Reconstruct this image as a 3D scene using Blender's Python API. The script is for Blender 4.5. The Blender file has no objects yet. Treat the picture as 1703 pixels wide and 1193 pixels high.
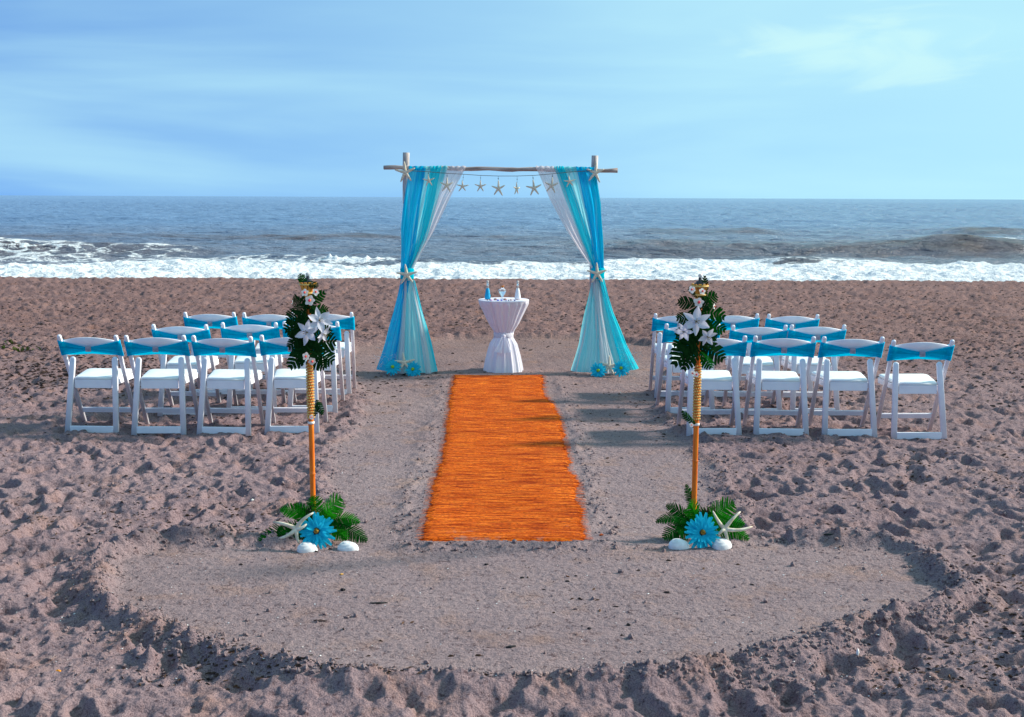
import bpy, bmesh, math, random
import numpy as np
from mathutils import Vector, Matrix, Quaternion

random.seed(7)
rng = np.random.default_rng(11)
C = bpy.context.scene.collection
sc = bpy.context.scene
R = math.radians

# ------------------------------------------------------------------ camera
FPX, CX, CY, H = 1950.0, 851.5, 596.5, 1.83
PITCH = math.atan((CY - 328.5) / FPX)
ROLL = math.atan(7 / 1703)
FW = Vector((0, math.cos(PITCH), -math.sin(PITCH)))
UP0 = Vector((0, math.sin(PITCH), math.cos(PITCH)))
RT0 = Vector((1, 0, 0))
RT = RT0 * math.cos(ROLL) + UP0 * math.sin(ROLL)
UP = UP0 * math.cos(ROLL) - RT0 * math.sin(ROLL)
cam = bpy.data.cameras.new('camera')
cam.lens = 36 * FPX / 1703
cam.sensor_width = 36
cam.clip_start = 0.05
cam.clip_end = 40000
camo = bpy.data.objects.new('camera', cam)
C.objects.link(camo)
camo.matrix_world = Matrix(((RT.x, UP.x, -FW.x, 0), (RT.y, UP.y, -FW.y, 0), (RT.z, UP.z, -FW.z, H), (0, 0, 0, 1)))
sc.camera = camo

# ------------------------------------------------------------------ sun and sky
SUN_EL = R(29)
SUN_AZ = math.atan2(2.42, 0.62)          # clockwise from +Y (the sea), i.e. to the right
sd = Vector((math.sin(SUN_AZ) * math.cos(SUN_EL), math.cos(SUN_AZ) * math.cos(SUN_EL), math.sin(SUN_EL)))
sun = bpy.data.lights.new('sun', 'SUN')
sun.energy = 5.0
sun.angle = R(5.5)
sun.color = (1.0, 0.93, 0.82)
suno = bpy.data.objects.new('sun', sun)
C.objects.link(suno)
suno.rotation_euler = (-sd).to_track_quat('-Z', 'Y').to_euler()
suno.location = sd * 50

world = bpy.data.worlds.new('World')
sc.world = world
world.use_nodes = True
wt = world.node_tree
wt.nodes.clear()
def wn(t, **k):
    n = wt.nodes.new(t)
    for a, b in k.items(): setattr(n, a, b)
    return n
sky = wn('ShaderNodeTexSky', sky_type='NISHITA', sun_disc=False, sun_elevation=SUN_EL, sun_rotation=SUN_AZ,
         altitude=0, air_density=1.0, dust_density=0.6, ozone_density=2.2)
tint = wn('ShaderNodeMix', data_type='RGBA', blend_type='MULTIPLY')
tint.inputs[0].default_value = 1
tint.inputs[7].default_value = (0.62, 1.30, 2.45, 1)
wt.links.new(sky.outputs[0], tint.inputs[6])
tc = wn('ShaderNodeTexCoord')
# look the sky up a little higher than the true direction: a clear maritime horizon stays blue
lift = wn('ShaderNodeVectorMath', operation='MULTIPLY_ADD')
lift.inputs[1].default_value = (1, 1, 0.75)
lift.inputs[2].default_value = (0, 0, 0.24)
wt.links.new(tc.outputs['Generated'], lift.inputs[0])
nrm = wn('ShaderNodeVectorMath', operation='NORMALIZE')
wt.links.new(lift.outputs[0], nrm.inputs[0])
wt.links.new(nrm.outputs[0], sky.inputs[0])
# thin veil of high cloud, brightening towards the sun
dt = wn('ShaderNodeVectorMath', operation='DOT_PRODUCT')
wt.links.new(tc.outputs['Generated'], dt.inputs[0])
dt.inputs[1].default_value = sd
vr = wn('ShaderNodeMapRange', interpolation_type='SMOOTHSTEP')
vr.inputs[1].default_value = -0.55
vr.inputs[2].default_value = 0.95
wt.links.new(dt.outputs['Value'], vr.inputs[0])
veil = wn('ShaderNodeMix', data_type='RGBA')
veil.inputs[7].default_value = (6.3, 10.9, 11.5, 1)
wt.links.new(vr.outputs[0], veil.inputs[0])
wt.links.new(tint.outputs[2], veil.inputs[6])
mp = wn('ShaderNodeMapping')
mp.inputs['Scale'].default_value = (1.5, 1.5, 11.0)
mp.inputs['Location'].default_value = (0.35, 0.2, 0.4)
mp.inputs['Rotation'].default_value = (0, R(-3), 0)
wt.links.new(tc.outputs['Generated'], mp.inputs[0])
ns = wn('ShaderNodeTexNoise')
ns.inputs['Scale'].default_value = 1.15
ns.inputs['Detail'].default_value = 5
ns.inputs['Roughness'].default_value = 0.48
ns.inputs['Distortion'].default_value = 0.35
wt.links.new(mp.outputs[0], ns.inputs[0])
cr = wn('ShaderNodeMapRange', interpolation_type='SMOOTHSTEP')
cr.inputs[1].default_value = 0.40
cr.inputs[2].default_value = 0.72
cr.inputs[4].default_value = 0.55
wt.links.new(ns.outputs[0], cr.inputs[0])
cloud = wn('ShaderNodeMix', data_type='RGBA')
cloud.inputs[7].default_value = (6.8, 11.3, 12.0, 1)
wt.links.new(cr.outputs[0], cloud.inputs[0])
wt.links.new(veil.outputs[2], cloud.inputs[6])
# one brighter wisp of cirrus, high to the right
cdir = (RT * (1470 - CX) + UP * (CY - 75) + FW * FPX).normalized()
hz = Vector((cdir.y, -cdir.x, 0)).normalized(); vt = hz.cross(cdir)
def dotn(v, k, off):
    d_ = wn('ShaderNodeVectorMath', operation='DOT_PRODUCT'); wt.links.new(tc.outputs['Generated'], d_.inputs[0]); d_.inputs[1].default_value = v
    m_ = wn('ShaderNodeMath', operation='MULTIPLY_ADD'); wt.links.new(d_.outputs['Value'], m_.inputs[0]); m_.inputs[1].default_value = k; m_.inputs[2].default_value = off
    return m_
ca, cb = dotn(hz, 1 / .115, 0.0), dotn(vt, 1 / .036, 0.0)
cc_ = wn('ShaderNodeCombineXYZ'); wt.links.new(ca.outputs[0], cc_.inputs[0]); wt.links.new(cb.outputs[0], cc_.inputs[1])
wn1 = wn('ShaderNodeTexNoise'); wn1.inputs['Scale'].default_value = 1.1; wn1.inputs['Detail'].default_value = 5; wn1.inputs['Distortion'].default_value = .9
wt.links.new(cc_.outputs[0], wn1.inputs[0])
ln_ = wn('ShaderNodeVectorMath', operation='LENGTH'); wt.links.new(cc_.outputs[0], ln_.inputs[0])
fall = wn('ShaderNodeMapRange', interpolation_type='SMOOTHSTEP'); fall.inputs[1].default_value = .1; fall.inputs[2].default_value = 1.7; fall.inputs[3].default_value = .36; fall.inputs[4].default_value = 0
wt.links.new(ln_.outputs['Value'], fall.inputs[0])
ad_ = wn('ShaderNodeMath', operation='ADD'); wt.links.new(wn1.outputs[0], ad_.inputs[0]); wt.links.new(fall.outputs[0], ad_.inputs[1])
wm_ = wn('ShaderNodeMapRange', interpolation_type='SMOOTHSTEP'); wm_.inputs[1].default_value = .66; wm_.inputs[2].default_value = .92; wm_.inputs[4].default_value = .5
wt.links.new(ad_.outputs[0], wm_.inputs[0])
fwd_ = dotn(cdir, 1, 0); gt_ = wn('ShaderNodeMath', operation='GREATER_THAN'); wt.links.new(fwd_.outputs[0], gt_.inputs[0]); gt_.inputs[1].default_value = 0
nr_ = wn('ShaderNodeMapRange', interpolation_type='SMOOTHSTEP'); nr_.inputs[1].default_value = 1.2; nr_.inputs[2].default_value = 1.9; nr_.inputs[3].default_value = 1; nr_.inputs[4].default_value = 0
wt.links.new(ln_.outputs['Value'], nr_.inputs[0])
mh_ = wn('ShaderNodeMath', operation='MULTIPLY'); wt.links.new(gt_.outputs[0], mh_.inputs[0]); wt.links.new(nr_.outputs[0], mh_.inputs[1])
mg_ = wn('ShaderNodeMath', operation='MULTIPLY'); wt.links.new(wm_.outputs[0], mg_.inputs[0]); wt.links.new(mh_.outputs[0], mg_.inputs[1])
wisp = wn('ShaderNodeMix', data_type='RGBA')
wisp.inputs[7].default_value = (8.2, 12.0, 11.4, 1)
wt.links.new(mg_.outputs[0], wisp.inputs[0]); wt.links.new(cloud.outputs[2], wisp.inputs[6])
bg = wn('ShaderNodeBackground')
bg.inputs[1].default_value = 0.066
wt.links.new(wisp.outputs[2], bg.inputs[0])
wo = wn('ShaderNodeOutputWorld')
wt.links.new(bg.outputs[0], wo.inputs[0])

sc.view_settings.view_transform = 'Standard'
sc.view_settings.look = 'None'
sc.view_settings.exposure = 0.35
sc.view_settings.gamma = 1
sc.view_settings.use_curve_mapping = False
sc.cycles.max_bounces = 8
sc.cycles.transparent_max_bounces = 16

# ------------------------------------------------------------------ helpers
def ray(px, py):
    return FW * FPX + RT * (px - CX) + UP * (CY - py)
def at(px, py, Y):
    d = ray(px, py)
    p = d * (Y / d.y)
    return Vector((p.x, Y, p.z + H))
def ground(px, py, z=0.0):
    d = ray(px, py)
    p = d * ((z - H) / d.z)
    return (p.x, p.y)

def sset(n, names, v):
    for k in names:
        if k in n.inputs:
            n.inputs[k].default_value = v
            return
def mat(name, col, rough=0.6, spec=0.4, **kw):
    m = bpy.data.materials.new(name)
    m.use_nodes = True
    b = m.node_tree.nodes['Principled BSDF']
    b.inputs['Base Color'].default_value = (*col, 1)
    b.inputs['Roughness'].default_value = rough
    b.inputs['Specular IOR Level'].default_value = spec
    for k, v in kw.items():
        b.inputs[k.replace('_', ' ')].default_value = v
    return m
def vary(m, c1, c2, scale=6.0, stretch=(1, 1, 1), detail=5, bump=0.0, bscale=60.0, bdist=0.002, lo=0.35, hi=0.65):
    """colour noise between c1 and c2 and a fine bump, in object space"""
    nt = m.node_tree
    b = nt.nodes['Principled BSDF']
    t = nt.nodes.new('ShaderNodeTexCoord')
    mpn = nt.nodes.new('ShaderNodeMapping')
    mpn.inputs['Scale'].default_value = stretch
    nt.links.new(t.outputs['Object'], mpn.inputs[0])
    n = nt.nodes.new('ShaderNodeTexNoise')
    n.inputs['Scale'].default_value = scale
    n.inputs['Detail'].default_value = detail
    nt.links.new(mpn.outputs[0], n.inputs[0])
    r = nt.nodes.new('ShaderNodeValToRGB')
    r.color_ramp.elements[0].position = lo
    r.color_ramp.elements[0].color = (*c1, 1)
    r.color_ramp.elements[1].position = hi
    r.color_ramp.elements[1].color = (*c2, 1)
    nt.links.new(n.outputs[0], r.inputs[0])
    nt.links.new(r.outputs[0], b.inputs['Base Color'])
    if bump:
        n2 = nt.nodes.new('ShaderNodeTexNoise')
        n2.inputs['Scale'].default_value = bscale
        n2.inputs['Detail'].default_value = 4
        nt.links.new(mpn.outputs[0], n2.inputs[0])
        bp = nt.nodes.new('ShaderNodeBump')
        bp.inputs['Strength'].default_value = bump
        bp.inputs['Distance'].default_value = bdist
        nt.links.new(n2.outputs[0], bp.inputs['Height'])
        nt.links.new(bp.outputs[0], b.inputs['Normal'])
    return m
def cloth(name, col, transl=0.4, transp=0.0, col2=None, stripes=0.0, fine=0.15):
    """woven fabric: diffuse + translucent (+ see-through weave), dye varying across the folds through the UV map"""
    m = bpy.data.materials.new(name)
    m.use_nodes = True
    nt = m.node_tree
    nt.nodes.clear()
    N = nt.nodes.new
    out = N('ShaderNodeOutputMaterial')
    df = N('ShaderNodeBsdfDiffuse'); tr = N('ShaderNodeBsdfTranslucent')
    mx = N('ShaderNodeMixShader'); mx.inputs[0].default_value = transl
    uv = N('ShaderNodeTexCoord')
    mpn = N('ShaderNodeMapping'); mpn.inputs['Scale'].default_value = (9, 0.7, 1)
    nt.links.new(uv.outputs['UV'], mpn.inputs[0])
    n = N('ShaderNodeTexNoise'); n.inputs['Scale'].default_value = 1.3; n.inputs['Detail'].default_value = 6
    nt.links.new(mpn.outputs[0], n.inputs[0])
    r = N('ShaderNodeValToRGB')
    c2 = col2 or tuple(min(1, c * 1.25 + 0.02) for c in col)
    r.color_ramp.elements[0].position = 0.35; r.color_ramp.elements[0].color = (*col, 1)
    r.color_ramp.elements[1].position = 0.68; r.color_ramp.elements[1].color = (*c2, 1)
    nt.links.new(n.outputs[0], r.inputs[0])
    nt.links.new(r.outputs[0], df.inputs[0]); nt.links.new(r.outputs[0], tr.inputs[0])
    nt.links.new(df.outputs[0], mx.inputs[1]); nt.links.new(tr.outputs[0], mx.inputs[2])
    last = mx
    if transp > 0:
        tp = N('ShaderNodeBsdfTransparent')
        mm = N('ShaderNodeMixShader')
        mr = N('ShaderNodeMapRange')
        mr.inputs[1].default_value = 0.3; mr.inputs[2].default_value = 0.7
        mr.inputs[3].default_value = transp * 0.7; mr.inputs[4].default_value = min(1, transp * 1.3)
        mp2 = N('ShaderNodeMapping'); mp2.inputs['Scale'].default_value = (11, 0.8, 1); mp2.inputs['Location'].default_value = (3, 1, 0)
        nt.links.new(uv.outputs['UV'], mp2.inputs[0])
        n2 = N('ShaderNodeTexNoise'); n2.inputs['Scale'].default_value = 1.5; n2.inputs['Detail'].default_value = 4
        nt.links.new(mp2.outputs[0], n2.inputs[0])
        nt.links.new(n2.outputs[0], mr.inputs[0])
        nt.links.new(mr.outputs[0], mm.inputs[0])
        nt.links.new(mx.outputs[0], mm.inputs[1]); nt.links.new(tp.outputs[0], mm.inputs[2])
        last = mm
    nt.links.new(last.outputs[0], out.inputs[0])
    return m
def leafmat(name, c1, c2, transl=0.3):
    m = cloth(name, c1, transl, 0, c2)
    return m

def link(name, me, m=None, parent=None, smooth=False):
    o = bpy.data.objects.new(name, me)
    C.objects.link(o)
    if m is not None and not me.materials:
        me.materials.append(m)
    if parent is not None: o.parent = parent
    if smooth:
        me.polygons.foreach_set('use_smooth', [True] * len(me.polygons))
    return o
def obj(name, bm, m=None, parent=None, smooth=False):
    me = bpy.data.meshes.new(name)
    bmesh.ops.recalc_face_normals(bm, faces=bm.faces)
    bm.to_mesh(me)
    bm.free()
    return link(name, me, m, parent, smooth)
def tag(o, label=None, cat=None, group=None, kind=None):
    if label: o['label'] = label
    if cat: o['category'] = cat
    if group: o['group'] = group
    if kind: o['kind'] = kind
    return o
def thing(name, label, cat, loc=(0, 0, 0), rotz=0.0, group=None):
    o = bpy.data.objects.new(name, None)
    o.empty_display_size = 0.1
    C.objects.link(o)
    o.location = loc
    o.rotation_euler = (0, 0, rotz)
    return tag(o, label, cat, group)
def dup(root, label=None, group=None):
    r = root.copy(); C.objects.link(r)
    if label: r['label'] = label
    if group: r['group'] = group
    for ch in list(root.children):
        c = ch.copy(); C.objects.link(c); c.parent = r
        for g in list(ch.children):
            d = g.copy(); C.objects.link(d); d.parent = c
    return r
def beam(bm, p0, p1, wx, wd, side=Vector((1, 0, 0)), bev=0.0, round_end=False):
    """rectangular bar from p0 to p1; wx along side, wd across"""
    p0, p1 = Vector(p0), Vector(p1)
    t = (p1 - p0).normalized()
    s = (side - t * side.dot(t)).normalized()
    n = t.cross(s)
    b2 = bmesh.new()
    L = (p1 - p0).length
    ks = [0, 1]
    prof = [(-1, -1), (1, -1), (1, 1), (-1, 1)]
    rings = []
    stations = [(0, 1)] + ([(1 - wx * .5 / L, 1), (1 - wx * .22 / L, .86), (1 - wx * .06 / L, .5), (1, .15)] if round_end else [(1, 1)])
    for k, sc_ in stations:
        rings.append([b2.verts.new(p0 + t * L * k + s * a * wx / 2 * sc_ + n * b * wd / 2 * (sc_ if round_end else 1)) for a, b in prof])
    for i in range(len(rings) - 1):
        for j in range(4):
            b2.faces.new((rings[i][j], rings[i][(j + 1) % 4], rings[i + 1][(j + 1) % 4], rings[i + 1][j]))
    b2.faces.new(rings[0][::-1]); b2.faces.new(rings[-1])
    if bev:
        es = [e for e in b2.edges if abs((e.verts[1].co - e.verts[0].co).normalized().dot(t)) > 0.6 or not round_end]
        bmesh.ops.bevel(b2, geom=es, offset=bev, segments=2, affect='EDGES', profile=0.6)
    me = bpy.data.meshes.new('tmp'); b2.to_mesh(me); b2.free()
    bm.from_mesh(me); bpy.data.meshes.remove(me)
def tube(bm, pts, rads, n=8, flat=1.0, cap=True, side=None):
    pts = [Vector(p) for p in pts]
    if not hasattr(rads, '__len__'): rads = [rads] * len(pts)
    rings = []
    prev = side
    for i, p in enumerate(pts):
        t = (pts[min(i + 1, len(pts) - 1)] - pts[max(i - 1, 0)]).normalized()
        if prev is None:
            prev = Vector((0, 1, 0)) if abs(t.y) < 0.9 else Vector((1, 0, 0))
        s = prev - t * prev.dot(t)
        if s.length < 1e-6: s = t.orthogonal()
        s.normalize(); prev = s
        u = t.cross(s)
        rings.append([bm.verts.new(p + (s * math.cos(2 * math.pi * k / n) * flat + u * math.sin(2 * math.pi * k / n)) * rads[i]) for k in range(n)])
    for i in range(len(rings) - 1):
        for k in range(n):
            bm.faces.new((rings[i][k], rings[i][(k + 1) % n], rings[i + 1][(k + 1) % n], rings[i + 1][k]))
    if cap:
        bm.faces.new(rings[0][::-1]); bm.faces.new(rings[-1])
    return rings
def lathe(bm, prof, n=24, c=(0, 0, 0), fn=None):
    rings = []
    for r, z in prof:
        ring = []
        for k in range(n):
            a = 2 * math.pi * k / n
            rr = fn(r, z, a) if fn else r
            ring.append(bm.verts.new((c[0] + rr * math.cos(a), c[1] + rr * math.sin(a), c[2] + z)))
        rings.append(ring)
    for i in range(len(rings) - 1):
        for k in range(n):
            bm.faces.new((rings[i][k], rings[i][(k + 1) % n], rings[i + 1][(k + 1) % n], rings[i + 1][k]))
    bm.faces.new(rings[0][::-1]); bm.faces.new(rings[-1])
    return rings
def grid_mesh(name, V, nr, nc, uv=False):
    """V: (nr*nc,3) array, row major"""
    me = bpy.data.meshes.new(name)
    i = np.arange(nr - 1)[:, None] * nc + np.arange(nc - 1)[None, :]
    F = np.stack([i, i + 1, i + nc + 1, i + nc], -1).reshape(-1, 4).astype(np.int32)
    me.vertices.add(len(V)); me.vertices.foreach_set('co', V.astype(np.float32).ravel())
    me.loops.add(F.size); me.loops.foreach_set('vertex_index', F.ravel())
    me.polygons.add(len(F))
    me.polygons.foreach_set('loop_start', np.arange(0, F.size, 4, dtype=np.int32))
    me.polygons.foreach_set('loop_total', np.full(len(F), 4, dtype=np.int32))
    me.polygons.foreach_set('use_smooth', np.ones(len(F), dtype=bool))
    me.update(calc_edges=True)
    if uv:
        u = np.tile(np.linspace(0, 1, nc), nr); v = np.repeat(np.linspace(0, 1, nr), nc)
        U = np.stack([u, v], -1)[F.ravel()]
        l = me.uv_layers.new(name='UVMap'); l.data.foreach_set('uv', U.astype(np.float32).ravel())
    return me

# gradient noise, vectorised
_perm = rng.permutation(1024).astype(np.int32)
_ang = rng.random(1024) * 2 * np.pi
_gx, _gy = np.cos(_ang).astype(np.float32), np.sin(_ang).astype(np.float32)
def perlin(x, y, seed=0):
    x = np.asarray(x, np.float32) + 37.1 * seed; y = np.asarray(y, np.float32) + 11.7 * seed
    xi = np.floor(x).astype(np.int32); yi = np.floor(y).astype(np.int32)
    xf = x - xi; yf = y - yi
    u = xf * xf * xf * (xf * (xf * 6 - 15) + 10); v = yf * yf * yf * (yf * (yf * 6 - 15) + 10)
    def g(i, j, a, b):
        h = _perm[(_perm[i & 1023] + j + seed * 17) & 1023]
        return _gx[h] * a + _gy[h] * b
    n00 = g(xi, yi, xf, yf); n10 = g(xi + 1, yi, xf - 1, yf)
    n01 = g(xi, yi + 1, xf, yf - 1); n11 = g(xi + 1, yi + 1, xf - 1, yf - 1)
    a = n00 + u * (n10 - n00); b = n01 + u * (n11 - n01)
    return (a + v * (b - a)) * 1.5
def fbm(x, y, sc_, oct=4, seed=0, gain=0.5):
    r = 0; a = 1.0
    for k in range(oct):
        r = r + a * perlin(x * sc_, y * sc_, seed + k)
        sc_ *= 2.03; a *= gain
    return r
def sstep(a, b, x):
    t = np.clip((x - a) / (b - a), 0, 1)
    return t * t * (3 - 2 * t)

# ------------------------------------------------------------------ sand: raked zones, footprints, berms
NEAR = [(-1.88, 5.39), (-1.97, 5.75), (-1.90, 6.02), (-1.34, 6.05), (-0.95, 6.05), (0.03, 6.02), (0.89, 6.05), (1.44, 6.06), (2.01, 6.03),
        (2.07, 5.67), (2.01, 5.31), (1.74, 5.07), (1.43, 4.82), (1.02, 4.52), (0.59, 4.37), (0.12, 4.29), (-0.16, 4.27), (-0.48, 4.28),
        (-0.86, 4.36), (-1.18, 4.57), (-1.41, 4.81), (-1.70, 5.08)]
AISLE = [(-0.92, 5.95), (-0.98, 6.57), (-1.12, 7.44), (-1.22, 8.56), (-1.25, 9.78), (-1.45, 11.38), (-1.97, 13.0), (-1.86, 14.3), (-1.32, 14.9),
         (-0.71, 15.2), (-0.01, 15.35), (0.7, 15.34), (1.32, 15.1), (1.80, 14.4), (1.65, 12.8), (1.39, 11.46), (1.24, 9.83), (1.30, 8.61), (1.30, 7.48), (1.22, 6.61), (1.10, 5.95)]
def polysdf(px, py, poly):
    d = np.full(px.shape, 1e9, np.float32); inside = np.zeros(px.shape, bool)
    n = len(poly)
    for i in range(n):
        ax, ay = poly[i]; bx, by = poly[(i + 1) % n]
        ex, ey = bx - ax, by - ay
        wx, wy = px - ax, py - ay
        t = np.clip((wx * ex + wy * ey) / (ex * ex + ey * ey), 0, 1)
        d = np.minimum(d, (wx - ex * t) ** 2 + (wy - ey * t) ** 2)
        c = ((ay <= py) & (by > py)) | ((by <= py) & (ay > py))
        with np.errstate(divide='ignore', invalid='ignore'):
            xi = ax + (py - ay) / (by - ay if by != ay else 1e-9) * ex
        inside ^= c & (px < xi)
    d = np.sqrt(d)
    return np.where(inside, -d, d)
RES = 0.0145
X0, X1, Y0, Y1 = -14.0, 14.0, 3.0, 27.0
nx, ny = int((X1 - X0) / RES) + 1, int((Y1 - Y0) / RES) + 1
def bil(A, fx, fy):
    fx = np.clip(fx, 0, A.shape[1] - 1.001); fy = np.clip(fy, 0, A.shape[0] - 1.001)
    ix = fx.astype(np.int32); iy = fy.astype(np.int32)
    a = (fx - ix).astype(np.float32); b = (fy - iy).astype(np.float32)
    return (A[iy, ix] * (1 - a) + A[iy, ix + 1] * a) * (1 - b) + (A[iy + 1, ix] * (1 - a) + A[iy + 1, ix + 1] * a) * b
gx = (X0 + np.arange(nx) * RES).astype(np.float32); gy = (Y0 + np.arange(ny) * RES).astype(np.float32)
GX, GY = np.meshgrid(gx, gy)
# coarse signed distance to the raked zones
CR = 0.07
cnx, cny = int((X1 - X0) / CR) + 2, int((Y1 - Y0) / CR) + 2
CGX, CGY = np.meshgrid(X0 + np.arange(cnx) * CR, Y0 + np.arange(cny) * CR)
sdn = polysdf(CGX, CGY, NEAR); sda = polysdf(CGX, CGY, AISLE)
def up(A): return bil(A.astype(np.float32), (GX - X0) / CR, (GY - Y0) / CR)
warp = perlin(GX * 2.2, GY * 2.2, 3) * 0.07 + perlin(GX * 7, GY * 7, 4) * 0.03
SN = up(sdn) + warp
SA = up(sda) + warp * 1.6
SU = np.minimum(SN, SA)
# base lumpiness
Hh = perlin(GX * 0.55, GY * 0.55, 1) * 0.03 + perlin(GX * 1.7, GY * 1.7, 2) * 0.012
base = Hh.copy()
# footprints pressed one over the other
NF = 15000
fxs = rng.uniform(X0 + .4, X1 - .4, NF); fys = rng.uniform(Y0 + .4, Y1 - .4, NF)
hw = int(0.30 / RES)
yy, xx = np.mgrid[-hw:hw + 1, -hw:hw + 1] * RES
for k in range(NF):
    ix = int((fxs[k] - X0) / RES); iy = int((fys[k] - Y0) / RES)
    if ix < hw or iy < hw or ix >= nx - hw or iy >= ny - hw: continue
    th = rng.uniform(0, np.pi) if rng.random() < .5 else rng.normal(np.pi / 2 + .2, .5)
    c, s = math.cos(th), math.sin(th)
    a = rng.uniform(0.08, 0.145); b = rng.uniform(0.045, 0.075)
    u = (xx * c + yy * s); v = (-xx * s + yy * c)
    u = u + 0.02 * np.sin(v * 40 + k); v = v + 0.018 * np.sin(u * 31 + k * 1.7)
    rr = np.sqrt((u / a) ** 2 + (v / b) ** 2)
    dep = rng.uniform(0.018, 0.045)
    w = 1 - sstep(0.55, 1.1, rr)
    sl = (slice(iy - hw, iy + hw + 1), slice(ix - hw, ix + hw + 1))
    loc = Hh[sl]
    tgt = base[iy, ix] - dep + (u / a) * dep * rng.uniform(-.5, .5)
    Hh[sl] = loc * (1 - w * .85) + tgt * w * .85 + dep * rng.uniform(.25, .6) * np.exp(-((rr - 1.25) / 0.26) ** 2) * (0.6 + 0.5 * np.sin(math.atan2(s, c) * 3 + np.arctan2(v, u) + k))
rough = Hh - base
for _ in range(2):
    rough[1:-1, 1:-1] = (rough[1:-1, 1:-1] * 4 + rough[:-2, 1:-1] + rough[2:, 1:-1] + rough[1:-1, :-2] + rough[1:-1, 2:]) / 8
# small toe and paw sized dents and kicked up crumbs with crisp rims
hs_ = int(0.11 / RES)
y2, x2 = np.mgrid[-hs_:hs_ + 1, -hs_:hs_ + 1] * RES
NS = 7000
sy_ = rng.uniform(3.9, 24, NS); sx_ = rng.uniform(-.6, .6, NS) * sy_
for k in range(NS):
    ix = int((sx_[k] - X0) / RES); iy = int((sy_[k] - Y0) / RES)
    if ix < hs_ or iy < hs_ or ix >= nx - hs_ or iy >= ny - hs_: continue
    th = rng.uniform(0, np.pi); c, s = math.cos(th), math.sin(th)
    a = rng.uniform(0.028, 0.060); b = a * rng.uniform(.45, .9)
    u = (x2 * c + y2 * s) / a; v = (-x2 * s + y2 * c) / b
    rr = np.sqrt(u * u + v * v)
    dep = rng.uniform(.004, .013) * (1 if rng.random() < .72 else -1)
    rough[iy - hs_:iy + hs_ + 1, ix - hs_:ix + hs_ + 1] += -dep * (1 - sstep(.5, 1.05, rr)) + abs(dep) * .35 * np.exp(-((rr - 1.2) / .22) ** 2)
# clumpy detail
rid = 1 - np.abs(perlin(GX * 5.5, GY * 5.5, 8)) * 2
wx_ = GX + .05 * perlin(GX * 4, GY * 4, 17); wy_ = GY + .05 * perlin(GX * 4, GY * 4, 18)
rid2 = np.clip(1 - np.abs(perlin(wx_ * 10, wy_ * 11, 19)) * 2.4, 0, 1)
det = perlin(wx_ * 9, wy_ * 9, 9) * 0.010 + perlin(wx_ * 21, wy_ * 21, 10) * 0.0085 + np.clip(rid - .35, 0, 1) * 0.014 + rid2 ** 2 * 0.013 * sstep(-.2, .4, perlin(GX * 1.6, GY * 1.6, 27))
amp_out = 1.18 + 0.35 * perlin(GX * .5, GY * .5, 12)
mz = sstep(-0.06, 0.14, SU)                       # 0 inside the raked zones, 1 outside
inside_amp = 0.03 + 0.22 * sstep(8.3, 9.6, GY) * (SA < 0) * sstep(0.0, .35, perlin(GX * .9, GY * .9, 14) + .15)
amp = mz * amp_out + (1 - mz) * inside_amp
HF = base * (0.35 + .65 * mz) + rough * amp + det * (0.16 + 0.84 * mz)
cl = 0.55 + 0.75 * np.abs(perlin(GX * 6, GY * 6, 15)) + .5 * perlin(GX * 2.1, GY * 2.1, 16)
rim = np.exp(-((SU - 0.10) / 0.085) ** 2)
near_rim = np.exp(-((SN - 0.11) / 0.10) ** 2) * (SA > 0.02)
HF += rim * 0.022 * np.clip(cl, 0.1, 2) 
ridge_n = sstep(-0.03, 0.085, SN) * (1 - sstep(0.085, 0.22, SN)) * (SA > 0.02) * (1 - 0.7 * sstep(5.8, 6.02, GY) * (np.abs(GX) < 1.5))
HF = HF * (1 - .3 * ridge_n) + ridge_n * (0.044 + 0.020 * perlin(GX * 1.7, GY * 1.7, 36) + 0.024 * perlin(GX * 5, GY * 5, 37) + .016 * rid2 + .009 * perlin(GX * 19, GY * 19, 38))
HF -= (SN > .15) * 0.020 * sstep(0.15, 0.35, SN) * (1 - sstep(.35, .8, SN))
HF -= (1 - mz) * 0.012
# back edge of the far raked circle stands as a little scarp
HF += 0.05 * np.exp(-((SA - 0.16) / 0.16) ** 2) * sstep(13.3, 14.6, GY) * np.clip(cl, .3, 1.6)
# rake drag lines
HF += (1 - mz) * (perlin(GX * 1.3, GY * 26, 20) * 0.0032 + perlin(GX * 3.0 + GY * 2, GY * 9, 21) * 0.0044 + perlin(GX * 7, GY * 12, 28) * 0.0018)
# scuffed strips beside the runner and the little ridge buried over its near end
for xc, s_ in ((-0.60, 21), (0.53, 22)):
    cx_ = xc - (GY - 6.1) * 0.012 + 0.05 * perlin(GY * .8, GY * 0 + 3, s_)
    g_ = np.exp(-((GX - cx_) / 0.085) ** 2) * sstep(6.0, 6.3, GY) * (1 - sstep(11.8, 12.3, GY))
    HF += g_ * (0.006 + 0.022 * np.abs(perlin(GX * 7, GY * 4, 23)) + 0.010 * perlin(GX * 17, GY * 12, 24))
g_ = np.exp(-((GY - 6.03 - .03 * perlin(GX * 3, GX * 0, 5)) / 0.065) ** 2) * sstep(-0.72, -0.5, GX) * (1 - sstep(.48, .66, GX))
HF += g_ * (0.022 + 0.03 * np.abs(perlin(GX * 5, GY * 5, 25)) + 0.008 * perlin(GX * 18, GY * 18, 26))
# flat bed under the runner
bed = sstep(-0.60, -0.50, GX + (GY - 6.1) * 0.012) * (1 - sstep(0.40, 0.50, GX + (GY - 6.1) * .009)) * sstep(6.06, 6.14, GY) * (1 - sstep(12.0, 12.15, GY))
bedz = 0.010 * perlin(GX * 1.1, GY * 1.1, 30) - 0.006
HF = HF * (1 - bed) + bedz * bed
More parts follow.
